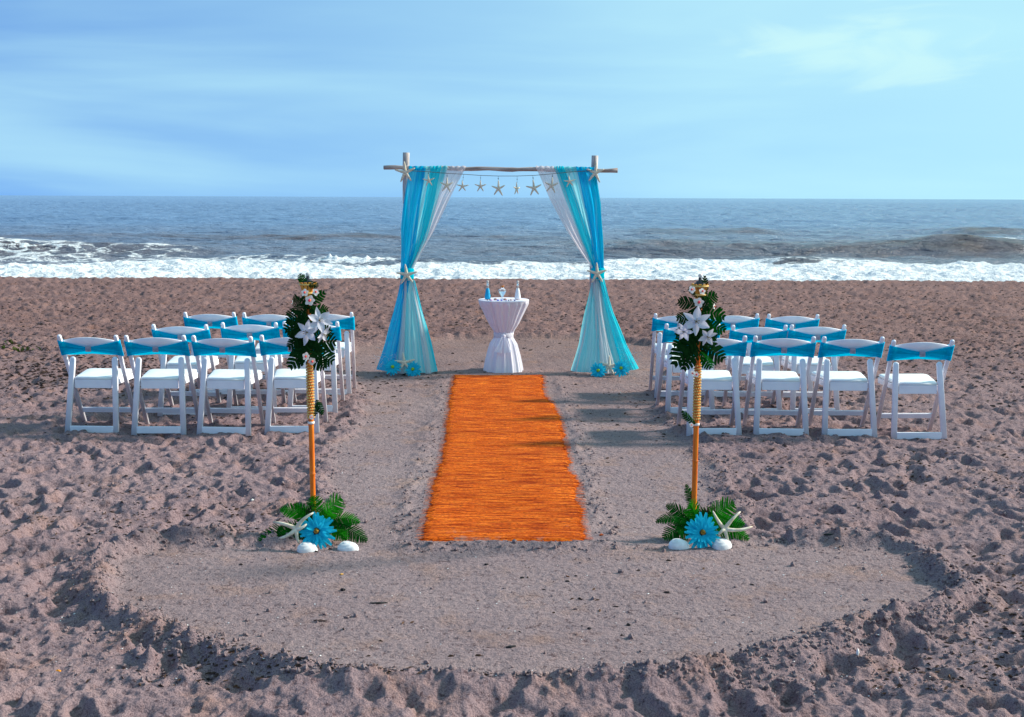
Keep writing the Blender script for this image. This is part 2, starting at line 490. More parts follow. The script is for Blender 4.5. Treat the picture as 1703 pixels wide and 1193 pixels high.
# trampled far beach: sharper, flatter heaps
fr_ = sstep(10.5, 14.5, GY) * mz
HF = HF * (1 - .45 * fr_) + fr_ * (0.034 * (1 - np.abs(perlin(wx_ * 1.9, wy_ * 5.0, 34)) * 2) + 0.021 * (1 - np.abs(perlin(wx_ * 4.5, wy_ * 11, 39)) * 2) + 0.010 * perlin(wx_ * 9, wy_ * 16, 35))
# seaward crest
HF += 0.02 * sstep(20, 24.5, GY)
HF = HF.astype(np.float32)
del rough, det, rid, cl, rim, near_rim, warp
def profile(Y):
    return -0.075 * np.clip(Y - 25.2, 0, 12) * sstep(25.2, 27, Y) - 0.08 * np.clip(Y - 37.2, 0, 20)
def sand_h(x, y, fine=False):
    x = np.asarray(x, np.float64); y = np.asarray(y, np.float64)
    W = X1 - X0 - .2; L = 23.6
    xm = np.abs(((x - X0 - .1) + W * 1000) % (2 * W) - W); xm = W - xm            # mirrored outside
    ym = np.where(y < Y0 + .1, 2 * (Y0 + .1) - y + 4.5, y)
    ym = np.where(ym > Y1 - .2, 2 * (Y1 - .2) - ym, ym)
    xq = np.where(np.abs(x) <= 13.8, x - X0, xm + .1)
    return bil(HF, xq / RES, (ym - Y0) / RES) + profile(y)
def sz(x, y, r=0.0):
    if r <= 0: return float(sand_h(np.array([x]), np.array([y]))[0])
    a = np.linspace(0, 2 * np.pi, 9)[:-1]
    return float(np.mean(sand_h(x + r * np.cos(a), y + r * np.sin(a))))

nr, ncs = 800, 940
ys = 1.0 / np.linspace(1 / 3.6, 1 / 26.6, nr)
ys = np.concatenate([np.linspace(-25, 3.55, 60), ys, np.linspace(26.9, 46, 50)])
u = np.linspace(-0.56, 0.56, ncs)
uo = 0.56 + np.geomspace(0.01, 26, 34)
u = np.concatenate([-uo[::-1], u, uo])
YY, UU = np.meshgrid(ys, u, indexing='ij')
XX = UU * np.maximum(YY, 3.6)
XX = np.clip(XX, -400, 400)
ZZ = sand_h(XX, YY)
fade = 1 - sstep(7, 14, YY)
mzv = sstep(-0.06, 0.14, bil(SU, (np.clip(XX, X0, X1) - X0) / RES, (np.clip(YY, Y0, Y1) - Y0) / RES))
ZZ = ZZ + fade * (perlin(XX * 42, YY * 42, 40) * 0.0030 + perlin(XX * 85, YY * 85, 41) * 0.0014) * (0.45 + .55 * mzv)
V = np.stack([XX, YY, ZZ], -1).reshape(-1, 3)
me = grid_mesh('sand', V, len(ys), len(u))
ta = me.attributes.new('trodden', 'FLOAT', 'POINT')
ta.data.foreach_set('value', mzv.astype(np.float32).ravel())
m = bpy.data.materials.new('sand')
m.use_nodes = True
nt = m.node_tree
b = nt.nodes['Principled BSDF']
b.inputs['Roughness'].default_value = 0.95
b.inputs['Specular IOR Level'].default_value = 0.12
N = nt.nodes.new
geo = N('ShaderNodeNewGeometry')
def noise(scale, detail=4, rough=.5, vec=None, dist=0):
    n = N('ShaderNodeTexNoise')
    n.inputs['Scale'].default_value = scale; n.inputs['Detail'].default_value = detail
    n.inputs['Roughness'].default_value = rough; n.inputs['Distortion'].default_value = dist
    nt.links.new(vec or geo.outputs['Position'], n.inputs[0])
    return n
def ramp(src, stops):
    r = N('ShaderNodeValToRGB')
    e = r.color_ramp.elements
    e[0].position, e[0].color = stops[0][0], (*stops[0][1], 1)
    e[1].position, e[1].color = stops[-1][0], (*stops[-1][1], 1)
    for p, c in stops[1:-1]:
        q = e.new(p); q.color = (*c, 1)
    nt.links.new(src, r.inputs[0])
    return r
def mixc(f, a, b_, mode='MIX'):
    x = N('ShaderNodeMix'); x.data_type = 'RGBA'; x.blend_type = mode
    if isinstance(f, float): x.inputs[0].default_value = f
    else: nt.links.new(f, x.inputs[0])
    for s_, v in ((6, a), (7, b_)):
        if isinstance(v, tuple): x.inputs[s_].default_value = (*v, 1)
        else: nt.links.new(v, x.inputs[s_])
    return x.outputs[2]
sep = N('ShaderNodeSeparateXYZ'); nt.links.new(geo.outputs['Position'], sep.inputs[0])
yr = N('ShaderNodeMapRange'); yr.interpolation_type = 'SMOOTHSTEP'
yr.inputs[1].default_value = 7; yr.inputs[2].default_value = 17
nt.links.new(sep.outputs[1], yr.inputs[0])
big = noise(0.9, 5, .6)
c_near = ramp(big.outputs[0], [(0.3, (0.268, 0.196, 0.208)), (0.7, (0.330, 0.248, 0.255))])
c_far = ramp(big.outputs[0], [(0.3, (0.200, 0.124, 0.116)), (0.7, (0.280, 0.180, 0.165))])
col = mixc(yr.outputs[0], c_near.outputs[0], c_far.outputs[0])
gr = noise(190, 3, .7)
grr = ramp(gr.outputs[0], [(0.30, (0.38, 0.34, 0.37)), (0.48, (0.98, 0.98, 0.98)), (0.72, (1.42, 1.36, 1.28))])
col = mixc(1.0, col, grr.outputs[0], 'MULTIPLY')
sp = noise(38, 5, .7)
spr = ramp(sp.outputs[0], [(0.33, (0.30, 0.24, 0.26)), (0.46, (1, 1, 1))])
col = mixc(0.9, col, spr.outputs[0], 'MULTIPLY')
warm = noise(3.3, 6, .65)
wr = ramp(warm.outputs[0], [(0.52, (1, 1, 1)), (0.72, (1.1, 0.97, 0.82))])
col = mixc(1.0, col, wr.outputs[0], 'MULTIPLY')
ra = N('ShaderNodeAttribute'); ra.attribute_name = 'trodden'
col = mixc(ra.outputs['Fac'], col, mixc(1.0, col, (0.92, 0.87, 0.90), 'MULTIPLY'))  # trodden sand tinted darker: shadow of its dents put into the colour
nt.links.new(col, b.inputs['Base Color'])
bn1 = noise(28, 6, .68); bn2 = noise(150, 4, .7)
bp1 = N('ShaderNodeBump'); bp1.inputs['Strength'].default_value = 0.95; bp1.inputs['Distance'].default_value = 0.030
bp2 = N('ShaderNodeBump'); bp2.inputs['Strength'].default_value = 0.6; bp2.inputs['Distance'].default_value = 0.004
nt.links.new(bn1.outputs[0], bp1.inputs['Height']); nt.links.new(bn2.outputs[0], bp2.inputs['Height'])
nt.links.new(bp1.outputs[0], bp2.inputs['Normal']); nt.links.new(bp2.outputs[0], b.inputs['Normal'])
sand = link('sand', me, m)
tag(sand, kind='structure')
M_SAND = m

# ------------------------------------------------------------------ sea
SEA = -0.60
nr2, nc2 = 470, 640
ys = 1.0 / np.linspace(1 / 30.0, 1 / 130.0, nr2)
ys = np.concatenate([ys, np.geomspace(130.6, 900, 260), np.geomspace(920, 30000, 50)])
u = np.linspace(-0.56, 0.56, nc2)
uo = 0.56 + np.geomspace(0.01, 8, 30)
u = np.concatenate([-uo[::-1], u, uo])
YY, UU = np.meshgrid(ys, u, indexing='ij')
XX = UU * YY
def swell(X, Y, yc, A, Lf, Lb, x0, x1, sx0, sx1, slope=0.0, wob=0.8, seed=0):
    """one wave crest: steep front (towards the beach) of length Lf, long back Lb, between x0 and x1"""
    c = yc + slope * X + wob * perlin(X * .09, X * 0 + seed, 50 + seed)
    d = Y - c
    e = sstep(x0 - sx0, x0 + sx0, X) * (1 - sstep(x1 - sx1, x1 + sx1, X)) * (0.82 + .3 * perlin(X * .22, X * 0 + seed * 2.1, 60 + seed))
    return A * e * np.where(d < 0, np.exp(-(d / Lf) ** 2), np.exp(-(d / Lb) ** 2)), d, e
calm = (1 - 0.85 * sstep(500, 1200, YY)) * (1 + .9 * sstep(90, 300, YY))
Z = 0 * XX
Z += calm * (perlin(XX * .10, YY * .22, 51) * .15 + perlin(XX * .28, YY * .62, 52) * .12 + perlin(XX * .75 + YY * .1, YY * 1.5, 53) * .075)
Z += (1 - sstep(45, 110, YY)) * perlin(XX * 1.9, YY * 3.4, 54) * .02
w1, d1, e1 = swell(XX, YY, 49.6, 0.58, 1.5, 3.5, -40, -13.2, 2, 2.6, 0.01, .5, 1)
w2, d2, e2 = swell(XX, YY, 52.0, 0.80, 1.3, 3.0, 4.2, 60, 2.2, 2, -0.01, 1.0, 2)
w3, d3, e3 = swell(XX, YY, 83.0, 0.46, 2.6, 5.0, 9, 18, 2, 2, 0, 1.2, 3)
w4, d4, e4 = swell(XX, YY, 84.0, 0.55, 2.6, 5.0, 31, 90, 2, 2, 0, 1.2, 4)
w5, d5, e5 = swell(XX, YY, 42.6, 0.26, 0.8, 1.6, 9.4, 11.6, .7, .7, 0, .2, 5)
w6, d6, e6 = swell(XX, YY, 43.6, 0.24, 0.6, 1.5, -7.4, -4.6, .8, 1.0, 0, .2, 6)
w7, d7, e7 = swell(XX, YY, 70.0, 0.22, 2.2, 4.0, -30, 2, 5, 5, 0, 1.5, 7)
w8, d8, e8 = swell(XX, YY, 118.0, 0.35, 3.5, 8.0, -60, 60, 9, 9, 0, 3, 8)
w9, d9, e9 = swell(XX, YY, 62.0, 0.24, 2.0, 4.0, 2, 40, 3, 5, 0, 1.2, 9)
Z += w1 + w2 + w3 + w4 + w5 + w6 + w7 + w8 * calm + w9
# foam density
edge = 43.0 + 1.3 * perlin(XX * .12, XX * 0, 70) + .8 * perlin(XX * .5, YY * .4, 71) - 2.2 * sstep(-11, -17, XX) * -1 * 0
edge = edge + 2.6 * sstep(2.5, 5, XX) * (1 - sstep(8, 9.6, XX)) - 2.4 * sstep(-13.5, -17, -(-XX)) 
D = 1.15 * (1 - sstep(-1.3, 0.9, YY - edge))
D = np.maximum(D, 0.50 * (1 - sstep(0.0, 4.5, YY - edge)) * (sstep(2, 4, XX) * (1 - sstep(9, 12, XX)) + .45))
dl = sstep(-5.5, -2.5, d1) * (1 - sstep(0.0, 1.6, d1))
D = np.maximum(D, e1 * dl * 0.46)
D = np.maximum(D, e1 * .85 * np.exp(-((d1 - 0.15) / .22) ** 2))
D = np.maximum(D, (1 - sstep(-9, -6, XX)) * sstep(43, 44, YY) * (1 - sstep(46.5, 49, YY)) * 0.42)
D = np.maximum(D, e6 * 1.2 * np.exp(-(d6 / .8) ** 2)); D = np.maximum(D, e5 * .9 * np.exp(-((d5 + 1.1) / .7) ** 2))
D *= 1 - .85 * e5 * np.exp(-((d5 + .1) / .55) ** 2)
D = np.maximum(D, .46 * e4 * np.exp(-((YY - 75) / 1.5) ** 2))
foamy = sstep(.6, 1.1, D)
Z += foamy * (np.abs(perlin(XX * 1.3, YY * 1.3, 73)) * .13 + np.abs(perlin(XX * 3.7, YY * 3.7, 74)) * .06)
Z += e6 * np.exp(-(d6 / .5) ** 2) * np.clip(perlin(XX * 5, YY * 2, 75), 0, 1) * .28
V = np.stack([XX, YY, Z + SEA], -1).reshape(-1, 3)
me = grid_mesh('sea', V, len(ys), len(u))
at_ = me.attributes.new('foam', 'FLOAT', 'POINT')
at_.data.foreach_set('value', D.astype(np.float32).ravel())
silt = 0 * XX
for e_, d_, l_ in ((e1, d1, 1.6), (e2, d2, 2.0), (e3, d3, 3.2), (e4, d4, 3.4), (e5, d5, .9), (e7, d7, 2.4), (e9, d9, 2.2)):
    silt = np.maximum(silt, np.clip(e_, 0, 1.2) * np.exp(-((d_ + l_ * .45) / l_) ** 2))
silt = np.clip(silt * (.8 + .5 * perlin(XX * .5, YY * .9, 77)), 0, 1)
as_ = me.attributes.new('silt', 'FLOAT', 'POINT')
as_.data.foreach_set('value', silt.astype(np.float32).ravel())
m = bpy.data.materials.new('sea_water')
m.use_nodes = True
nt = m.node_tree
b = nt.nodes['Principled BSDF']
N = nt.nodes.new
geo = N('ShaderNodeNewGeometry')
bigm = N('ShaderNodeMapping'); bigm.inputs['Scale'].default_value = (.05, .12, 1)
nt.links.new(geo.outputs['Position'], bigm.inputs[0])
bw = noise(1.0, 4, .6, bigm.outputs[0])
wc = ramp(bw.outputs[0], [(0.35, (0.15, 0.17, 0.235)), (0.65, (0.22, 0.225, 0.275))])
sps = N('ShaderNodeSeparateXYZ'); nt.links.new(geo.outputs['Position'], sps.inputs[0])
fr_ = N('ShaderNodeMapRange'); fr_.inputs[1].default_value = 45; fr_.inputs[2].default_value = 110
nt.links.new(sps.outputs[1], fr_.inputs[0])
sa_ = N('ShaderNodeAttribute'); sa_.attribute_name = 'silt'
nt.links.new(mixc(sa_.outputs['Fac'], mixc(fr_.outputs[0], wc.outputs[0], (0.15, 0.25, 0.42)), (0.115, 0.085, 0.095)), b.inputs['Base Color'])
b.inputs['Roughness'].default_value = 0.22
b.inputs['IOR'].default_value = 1.33
b.inputs['Specular IOR Level'].default_value = 0.5
wm = N('ShaderNodeMapping'); wm.inputs['Scale'].default_value = (1.0, 2.2, 1)
nt.links.new(geo.outputs['Position'], wm.inputs[0])
r1 = noise(1.6, 7, .62, wm.outputs[0], .4)
bp1 = N('ShaderNodeBump'); bp1.inputs['Strength'].default_value = 1.0; bp1.inputs['Distance'].default_value = 0.30
nt.links.new(r1.outputs[0], bp1.inputs['Height'])
wm2 = N('ShaderNodeMapping'); wm2.inputs['Scale'].default_value = (0.16, 0.42, 1)
nt.links.new(geo.outputs['Position'], wm2.inputs[0])
r2 = noise(1.0, 6, .6, wm2.outputs[0], .3)
bp2 = N('ShaderNodeBump'); bp2.inputs['Strength'].default_value = 1.0; bp2.inputs['Distance'].default_value = 1.6
nt.links.new(r2.outputs[0], bp2.inputs['Height']); nt.links.new(bp1.outputs[0], bp2.inputs['Normal'])
nt.links.new(bp2.outputs[0], b.inputs['Normal'])
# foam: lace of bubbles, closing up to a solid sheet where density is high
fa = N('ShaderNodeAttribute'); fa.attribute_name = 'foam'
fm = N('ShaderNodeMapping'); fm.inputs['Scale'].default_value = (.62, .85, .8)
nt.links.new(geo.outputs['Position'], fm.inputs[0])
dn = noise(2.2, 4, .6, fm.outputs[0])
addv = N('ShaderNodeVectorMath'); addv.operation = 'MULTIPLY_ADD'
nt.links.new(dn.outputs[1], addv.inputs[0]); addv.inputs[1].default_value = (.9, .9, .9); nt.links.new(fm.outputs[0], addv.inputs[2])
vo = N('ShaderNodeTexVoronoi'); vo.feature = 'DISTANCE_TO_EDGE'; vo.inputs['Scale'].default_value = 1.15
nt.links.new(addv.outputs[0], vo.inputs[0])
vo2 = N('ShaderNodeTexVoronoi'); vo2.feature = 'DISTANCE_TO_EDGE'; vo2.inputs['Scale'].default_value = 3.3
nt.links.new(addv.outputs[0], vo2.inputs[0])
fn_ = noise(3.0, 6, .65, fm.outputs[0])
def math_(op, a, b_=None, c=None, clamp=False):
    x = N('ShaderNodeMath'); x.operation = op; x.use_clamp = clamp
    for i, v in enumerate((a, b_, c)):
        if v is None: continue
        if isinstance(v, (int, float)): x.inputs[i].default_value = v
        else: nt.links.new(v, x.inputs[i])
    return x.outputs[0]
lace = math_('SUBTRACT', math_('MULTIPLY', fa.outputs['Fac'], 0.42), math_('MINIMUM', vo.outputs[0], math_('ADD', math_('MULTIPLY', vo2.outputs[0], 1.2), .08)))
lace = math_('ADD', lace, math_('MULTIPLY', math_('SUBTRACT', fn_.outputs[0], .5), .55))
gate = N('ShaderNodeMapRange'); gate.interpolation_type = 'SMOOTHSTEP'
gate.inputs[1].default_value = 0.03; gate.inputs[2].default_value = 0.15
nt.links.new(lace, gate.inputs[0])
has = N('ShaderNodeMapRange'); has.inputs[1].default_value = .08; has.inputs[2].default_value = .3
nt.links.new(fa.outputs['Fac'], has.inputs[0])
ff = math_('MULTIPLY', gate.outputs[0], has.outputs[0])
fo = N('ShaderNodeBsdfPrincipled')
fo.inputs['Roughness'].default_value = 0.85
fn2 = noise(9.0, 5, .7, fm.outputs[0])
fc = ramp(fn2.outputs[0], [(0.30, (0.50, 0.53, 0.58)), (0.47, (0.76, 0.78, 0.80)), (0.62, (0.86, 0.87, 0.87))])
nt.links.new(fc.outputs[0], fo.inputs['Base Color'])
fb = N('ShaderNodeBump'); fb.inputs['Strength'].default_value = 1.0; fb.inputs['Distance'].default_value = .30
nt.links.new(fn_.outputs[0], fb.inputs['Height'])
wsm = noise(1.0, 5, .65, bigm.outputs[0], .5); nt.links.new(fb.outputs[0], fo.inputs['Normal'])
mx = N('ShaderNodeMixShader')
nt.links.new(ff, mx.inputs[0]); nt.links.new(b.outputs[0], mx.inputs[1]); nt.links.new(fo.outputs[0], mx.inputs[2])
nt.links.new(mx.outputs[0], nt.nodes['Material Output'].inputs[0])
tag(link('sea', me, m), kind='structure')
del XX, YY, UU, V, Z, D

# ------------------------------------------------------------------ materials
M_CHAIR = vary(mat('white_resin', (0.80, 0.80, 0.82), 0.38, 0.45), (0.80, 0.78, 0.85), (0.88, 0.86, 0.91), 9, bump=.15, bscale=40, bdist=.001)
M_PAD = vary(mat('white_vinyl', (0.84, 0.85, 0.85), 0.42, 0.4), (0.80, 0.81, 0.82), (0.87, 0.88, 0.88), 12, bump=.25, bscale=90, bdist=.001)
M_SASH = cloth('turquoise_spandex', (0.0, 0.46, 0.74), .5, 0, (0.0, 0.66, 0.86))
M_BUCKLE = vary(mat('brushed_buckle', (0.3, 0.3, 0.35), 0.4, .5), (0.20, .20, .27), (.34, .34, .42), 80, bump=.4, bscale=300)
M_DRIFT = vary(mat('weathered_pole', (0.5, 0.43, 0.40), .8, .2), (0.36, 0.29, 0.27), (0.66, 0.60, 0.58), 7, (6, 6, 1), bump=.6, bscale=40, bdist=.004)
M_BEAM = vary(mat('weathered_beam', (0.4, 0.31, 0.28), .8, .2), (0.26, 0.18, 0.16), (0.52, 0.42, 0.38), 5, (1, 6, 6), bump=.6, bscale=40, bdist=.004)
M_STAR = vary(mat('dried_starfish', (0.70, 0.60, 0.45), .8, .2), (0.58, 0.47, 0.34), (0.80, 0.72, 0.58), 30, bump=.9, bscale=220, bdist=.002)
M_BLUE = cloth('deep_blue_voile', (0.0, 0.40, 0.80), .55, .05, (0.0, 0.72, 0.92))
M_CYAN = cloth('cyan_voile', (0.0, 0.64, 0.80), .5, .08, (0.03, 0.84, 0.90))
M_AQUA = cloth('pale_aqua_voile', (0.10, 0.74, 0.82), .5, .11, (0.48, 0.90, 0.93))
M_WHITE = cloth('white_voile', (0.74, 0.68, 0.72), .5, .25, (0.86, 0.83, 0.86))
M_TIE = cloth('turquoise_tie', (0.0, 0.50, 0.66), .35, 0, (0.0, 0.62, 0.76))
M_NET = mat('white_netting', (0.6, 0.72, 0.78), .7, .2)
M_TCLOTH = cloth('white_tablecloth', (0.80, 0.77, 0.86), .25, 0, (0.90, 0.87, 0.93))
M_STRING = mat('twine', (0.12, 0.09, 0.07), .9, .1)
M_BEAD = mat('dark_bead', (0.03, 0.02, 0.02), .4, .4)
M_BAMBOO = vary(mat('bamboo', (0.55, 0.19, 0.03), .38, .45), (0.66, 0.12, 0.004), (0.88, 0.23, 0.010), 9, (8, 8, .8), bump=.3, bscale=30)
M_CANE = vary(mat('cane_beads', (0.72, 0.45, 0.10), .45, .4), (0.62, 0.33, 0.06), (0.80, 0.58, 0.20), 60)
M_SPLINT = vary(mat('bamboo_splint', (0.65, 0.28, 0.03), .5, .3), (0.55, 0.17, 0.02), (0.80, 0.42, 0.06), 30)
M_BLACK = mat('black_canister', (0.012, 0.012, 0.02), .35, .5)
M_KNOB = mat('clear_knob', (0.75, 0.72, 0.70), .12, .6, Transmission_Weight=.5)
M_LEAF = leafmat('garland_leaf', (0.004, 0.020, 0.006), (0.012, 0.055, 0.012), .25)
M_FERN = leafmat('fern_leaf', (0.006, 0.11, 0.006), (0.02, 0.30, 0.008), .45)
M_FERND = leafmat('dark_fern_leaf', (0.003, 0.035, 0.006), (0.008, 0.12, 0.008), .25)
M_LILY = cloth('white_petal', (0.62, 0.62, 0.72), .3, 0, (0.84, 0.84, 0.90))
M_STAM = mat('stamen', (0.25, 0.20, 0.10), .6, .2)
M_ORC = cloth('orchid_petal', (0.80, 0.77, 0.72), .3, 0, (0.88, 0.86, 0.84))
M_ORANGE = mat('orchid_orange', (0.85, 0.22, 0.02), .5, .3)
M_PINK = mat('orchid_pink', (0.80, 0.05, 0.12), .5, .3)
M_GERB = cloth('turquoise_petal', (0.0, 0.38, 0.62), .35, 0, (0.05, 0.74, 0.88))
M_GERBC = vary(mat('gerbera_eye', (0.25, 0.12, 0.02), .9, .1), (0.10, 0.05, 0.01), (0.45, 0.24, 0.04), 120, bump=1, bscale=300)
M_GERBR = mat('gerbera_ring', (0.02, 0.03, 0.03), .9, .1)
M_GERBG = mat('green_eye', (0.25, 0.45, 0.03), .8, .1)
M_SHELL = vary(mat('white_shell', (0.82, 0.80, 0.80), .45, .4), (0.72, 0.69, 0.68), (0.90, 0.88, 0.88), 25, bump=.3, bscale=80)
M_WEED = vary(mat('dry_seaweed', (0.05, 0.03, 0.022), .8, .2), (0.02, 0.013, 0.012), (0.10, 0.05, 0.03), 5)
M_DARK = mat('charred_bit', (0.012, 0.011, 0.012), .7, .2)
M_GLASS = mat('clear_glass', (0.9, 0.93, 0.95), .05, .5, Transmission_Weight=.85, IOR=1.35)
M_TSAND = vary(mat('turquoise_sand', (0.0, 0.34, 0.62), .7, .3), (0.0, 0.28, 0.55), (0.01, 0.42, 0.70), 200)
M_WSAND = vary(mat('white_sand', (0.78, 0.77, 0.80), .7, .3), (0.70, 0.69, 0.73), (0.84, 0.83, 0.86), 200)
M_CORK = mat('cork', (0.50, 0.16, 0.04), .8, .2)
M_WAX = mat('white_collar', (0.8, 0.76, 0.72), .6, .3)

# ------------------------------------------------------------------ runner
def edge_pts(poly):
    ys_ = np.array([p[1] for p in poly]); xs_ = np.array([p[0] for p in poly])
    o = np.argsort(ys_)
    return ys_[o], xs_[o]
LE = edge_pts([ground(*p) for p in [(703, 893), (712, 860), (718, 830), (722, 800), (735, 770), (742, 730), (745, 700), (748, 672), (752, 650), (757, 624)]])
RE = edge_pts([ground(*p) for p in [(972, 893), (966, 868), (962, 830), (960, 800), (944, 780), (945, 755), (938, 730), (932, 700), (920, 675), (905, 655), (902, 624)]])
rt_ = thing('burlap_runner', 'long orange burlap aisle runner with frayed edges lying on the sand', 'aisle runner')
nrow, ncol = 1180, 60
yr_ = np.linspace(6.085, 12.03, nrow)
jl = 0.012 * rng.standard_normal(nrow) * (rng.random(nrow) < .6) + .014 * perlin(yr_ * 9, yr_ * 0, 80) + .012 * perlin(yr_ * 3, yr_ * 0, 81)
jr = 0.013 * rng.standard_normal(nrow) * (rng.random(nrow) < .6) + .020 * perlin(yr_ * 8, yr_ * 0, 82) + .018 * perlin(yr_ * 3, yr_ * 0, 83)
xl = np.interp(yr_, *LE) + jl; xr = np.interp(yr_, *RE) + jr
S, YYr = np.meshgrid(np.linspace(0, 1, ncol), yr_)
XXr = xl[:, None] * (1 - S) + xr[:, None] * S
bedv = 0.010 * perlin(XXr * 1.1, YYr * 1.1, 30) - 0.006
edgec = np.exp(-(np.minimum(S, 1 - S) / .02) ** 2)
ZZr = bedv + 0.012 + 0.004 * perlin(XXr * .7, YYr * 9, 84) + 0.0022 * perlin(XXr * 2, YYr * 30, 85) + 0.0013 * perlin(XXr * 14, YYr * 90, 86) - 0.006 * edgec
ZZr = np.where(S < .5, ZZr, ZZr)
ZZr -= 0.03 * (1 - sstep(0, .06, YYr - 6.085)) 
me = grid_mesh('burlap', np.stack([XXr, YYr, ZZr], -1).reshape(-1, 3), nrow, ncol)
m = mat('orange_burlap', (0.7, 0.2, 0.02), .9, .1)
nt = m.node_tree; b = nt.nodes['Principled BSDF']; N = nt.nodes.new
geo = N('ShaderNodeNewGeometry')
s1 = N('ShaderNodeMapping'); s1.inputs['Scale'].default_value = (4.5, 75, 1); nt.links.new(geo.outputs['Position'], s1.inputs[0])
s2 = N('ShaderNodeMapping'); s2.inputs['Scale'].default_value = (45, 150, 1); nt.links.new(geo.outputs['Position'], s2.inputs[0])
s3 = N('ShaderNodeMapping'); s3.inputs['Scale'].default_value = (.6, 3.2, 1); nt.links.new(geo.outputs['Position'], s3.inputs[0])
a1 = noise(1.0, 6, .7, s1.outputs[0]); a2 = noise(1.0, 3, .7, s2.outputs[0]); a3 = noise(1.5, 4, .6, s3.outputs[0])
c1 = ramp(a1.outputs[0], [(0.39, (0.20, 0.014, 0.001)), (0.5, (0.64, 0.094, 0.002)), (0.61, (0.95, 0.24, 0.022))])
c2 = ramp(a2.outputs[0], [(0.36, (0.30, 0.22, 0.20)), (0.52, (1, 1, 1)), (0.7, (1.25, 1.3, 1.5))])
c3 = ramp(a3.outputs[0], [(0.35, (0.80, 0.72, 0.7)), (0.65, (1.08, 1.1, 1.15))])
cc = mixc(1.0, c1.outputs[0], c2.outputs[0], 'MULTIPLY'); cc = mixc(1.0, cc, c3.outputs[0], 'MULTIPLY')
# sand dusted over the near end and in spots
s4 = noise(2.6, 6, .7)
sy = N('ShaderNodeSeparateXYZ'); nt.links.new(geo.outputs['Position'], sy.inputs[0])
yv = N('ShaderNodeMapRange'); yv.inputs[1].default_value = 6.1; yv.inputs[2].default_value = 6.75; yv.inputs[3].default_value = .06; yv.inputs[4].default_value = -.10
nt.links.new(sy.outputs[1], yv.inputs[0])
dm = N('ShaderNodeMapRange'); dm.inputs[1].default_value = .60; dm.inputs[2].default_value = .72; dm.inputs[4].default_value = .85
def math_(op, a, b_=None):
    x = N('ShaderNodeMath'); x.operation = op
    for i, v in enumerate((a, b_)):
        if isinstance(v, (int, float)): x.inputs[i].default_value = v
        elif v is not None: nt.links.new(v, x.inputs[i])
    return x.outputs[0]
nt.links.new(math_('ADD', s4.outputs[0], yv.outputs[0]), dm.inputs[0])
cc = mixc(dm.outputs[0], cc, (0.34, 0.24, 0.20))
nt.links.new(cc, b.inputs['Base Color'])
bp = N('ShaderNodeBump'); bp.inputs['Strength'].default_value = 1.0; bp.inputs['Distance'].default_value = .010
nt.links.new(a1.outputs[0], bp.inputs['Height'])
bp2 = N('ShaderNodeBump'); bp2.inputs['Strength'].default_value = .7; bp2.inputs['Distance'].default_value = .004
nt.links.new(a2.outputs[0], bp2.inputs['Height']); nt.links.new(bp.outputs[0], bp2.inputs['Normal'])
nt.links.new(bp2.outputs[0], b.inputs['Normal'])
link('burlap', me, m, rt_)
M_BURLAP = m
# frayed threads along both edges
bm = bmesh.new()
for k in range(1500):
    y = rng.uniform(6.12, 12.03); side = rng.integers(0, 2)
    x = np.interp(y, *(RE if side else LE)); sgn = 1 if side else -1
    L = rng.uniform(.008, .05); z = sz(x, y) + .008
    dy = rng.uniform(-.012, .012)
    w = .0016
    p = [(x - sgn * .02, y - w, z + .003), (x - sgn * .02, y + w, z + .003), (x + sgn * L, y + dy + w, z - .002), (x + sgn * L, y + dy - w, z - .002)]
    bm.faces.new([bm.verts.new(q) for q in p])
tag(obj('fringe', bm, M_BURLAP, rt_), kind='stuff')

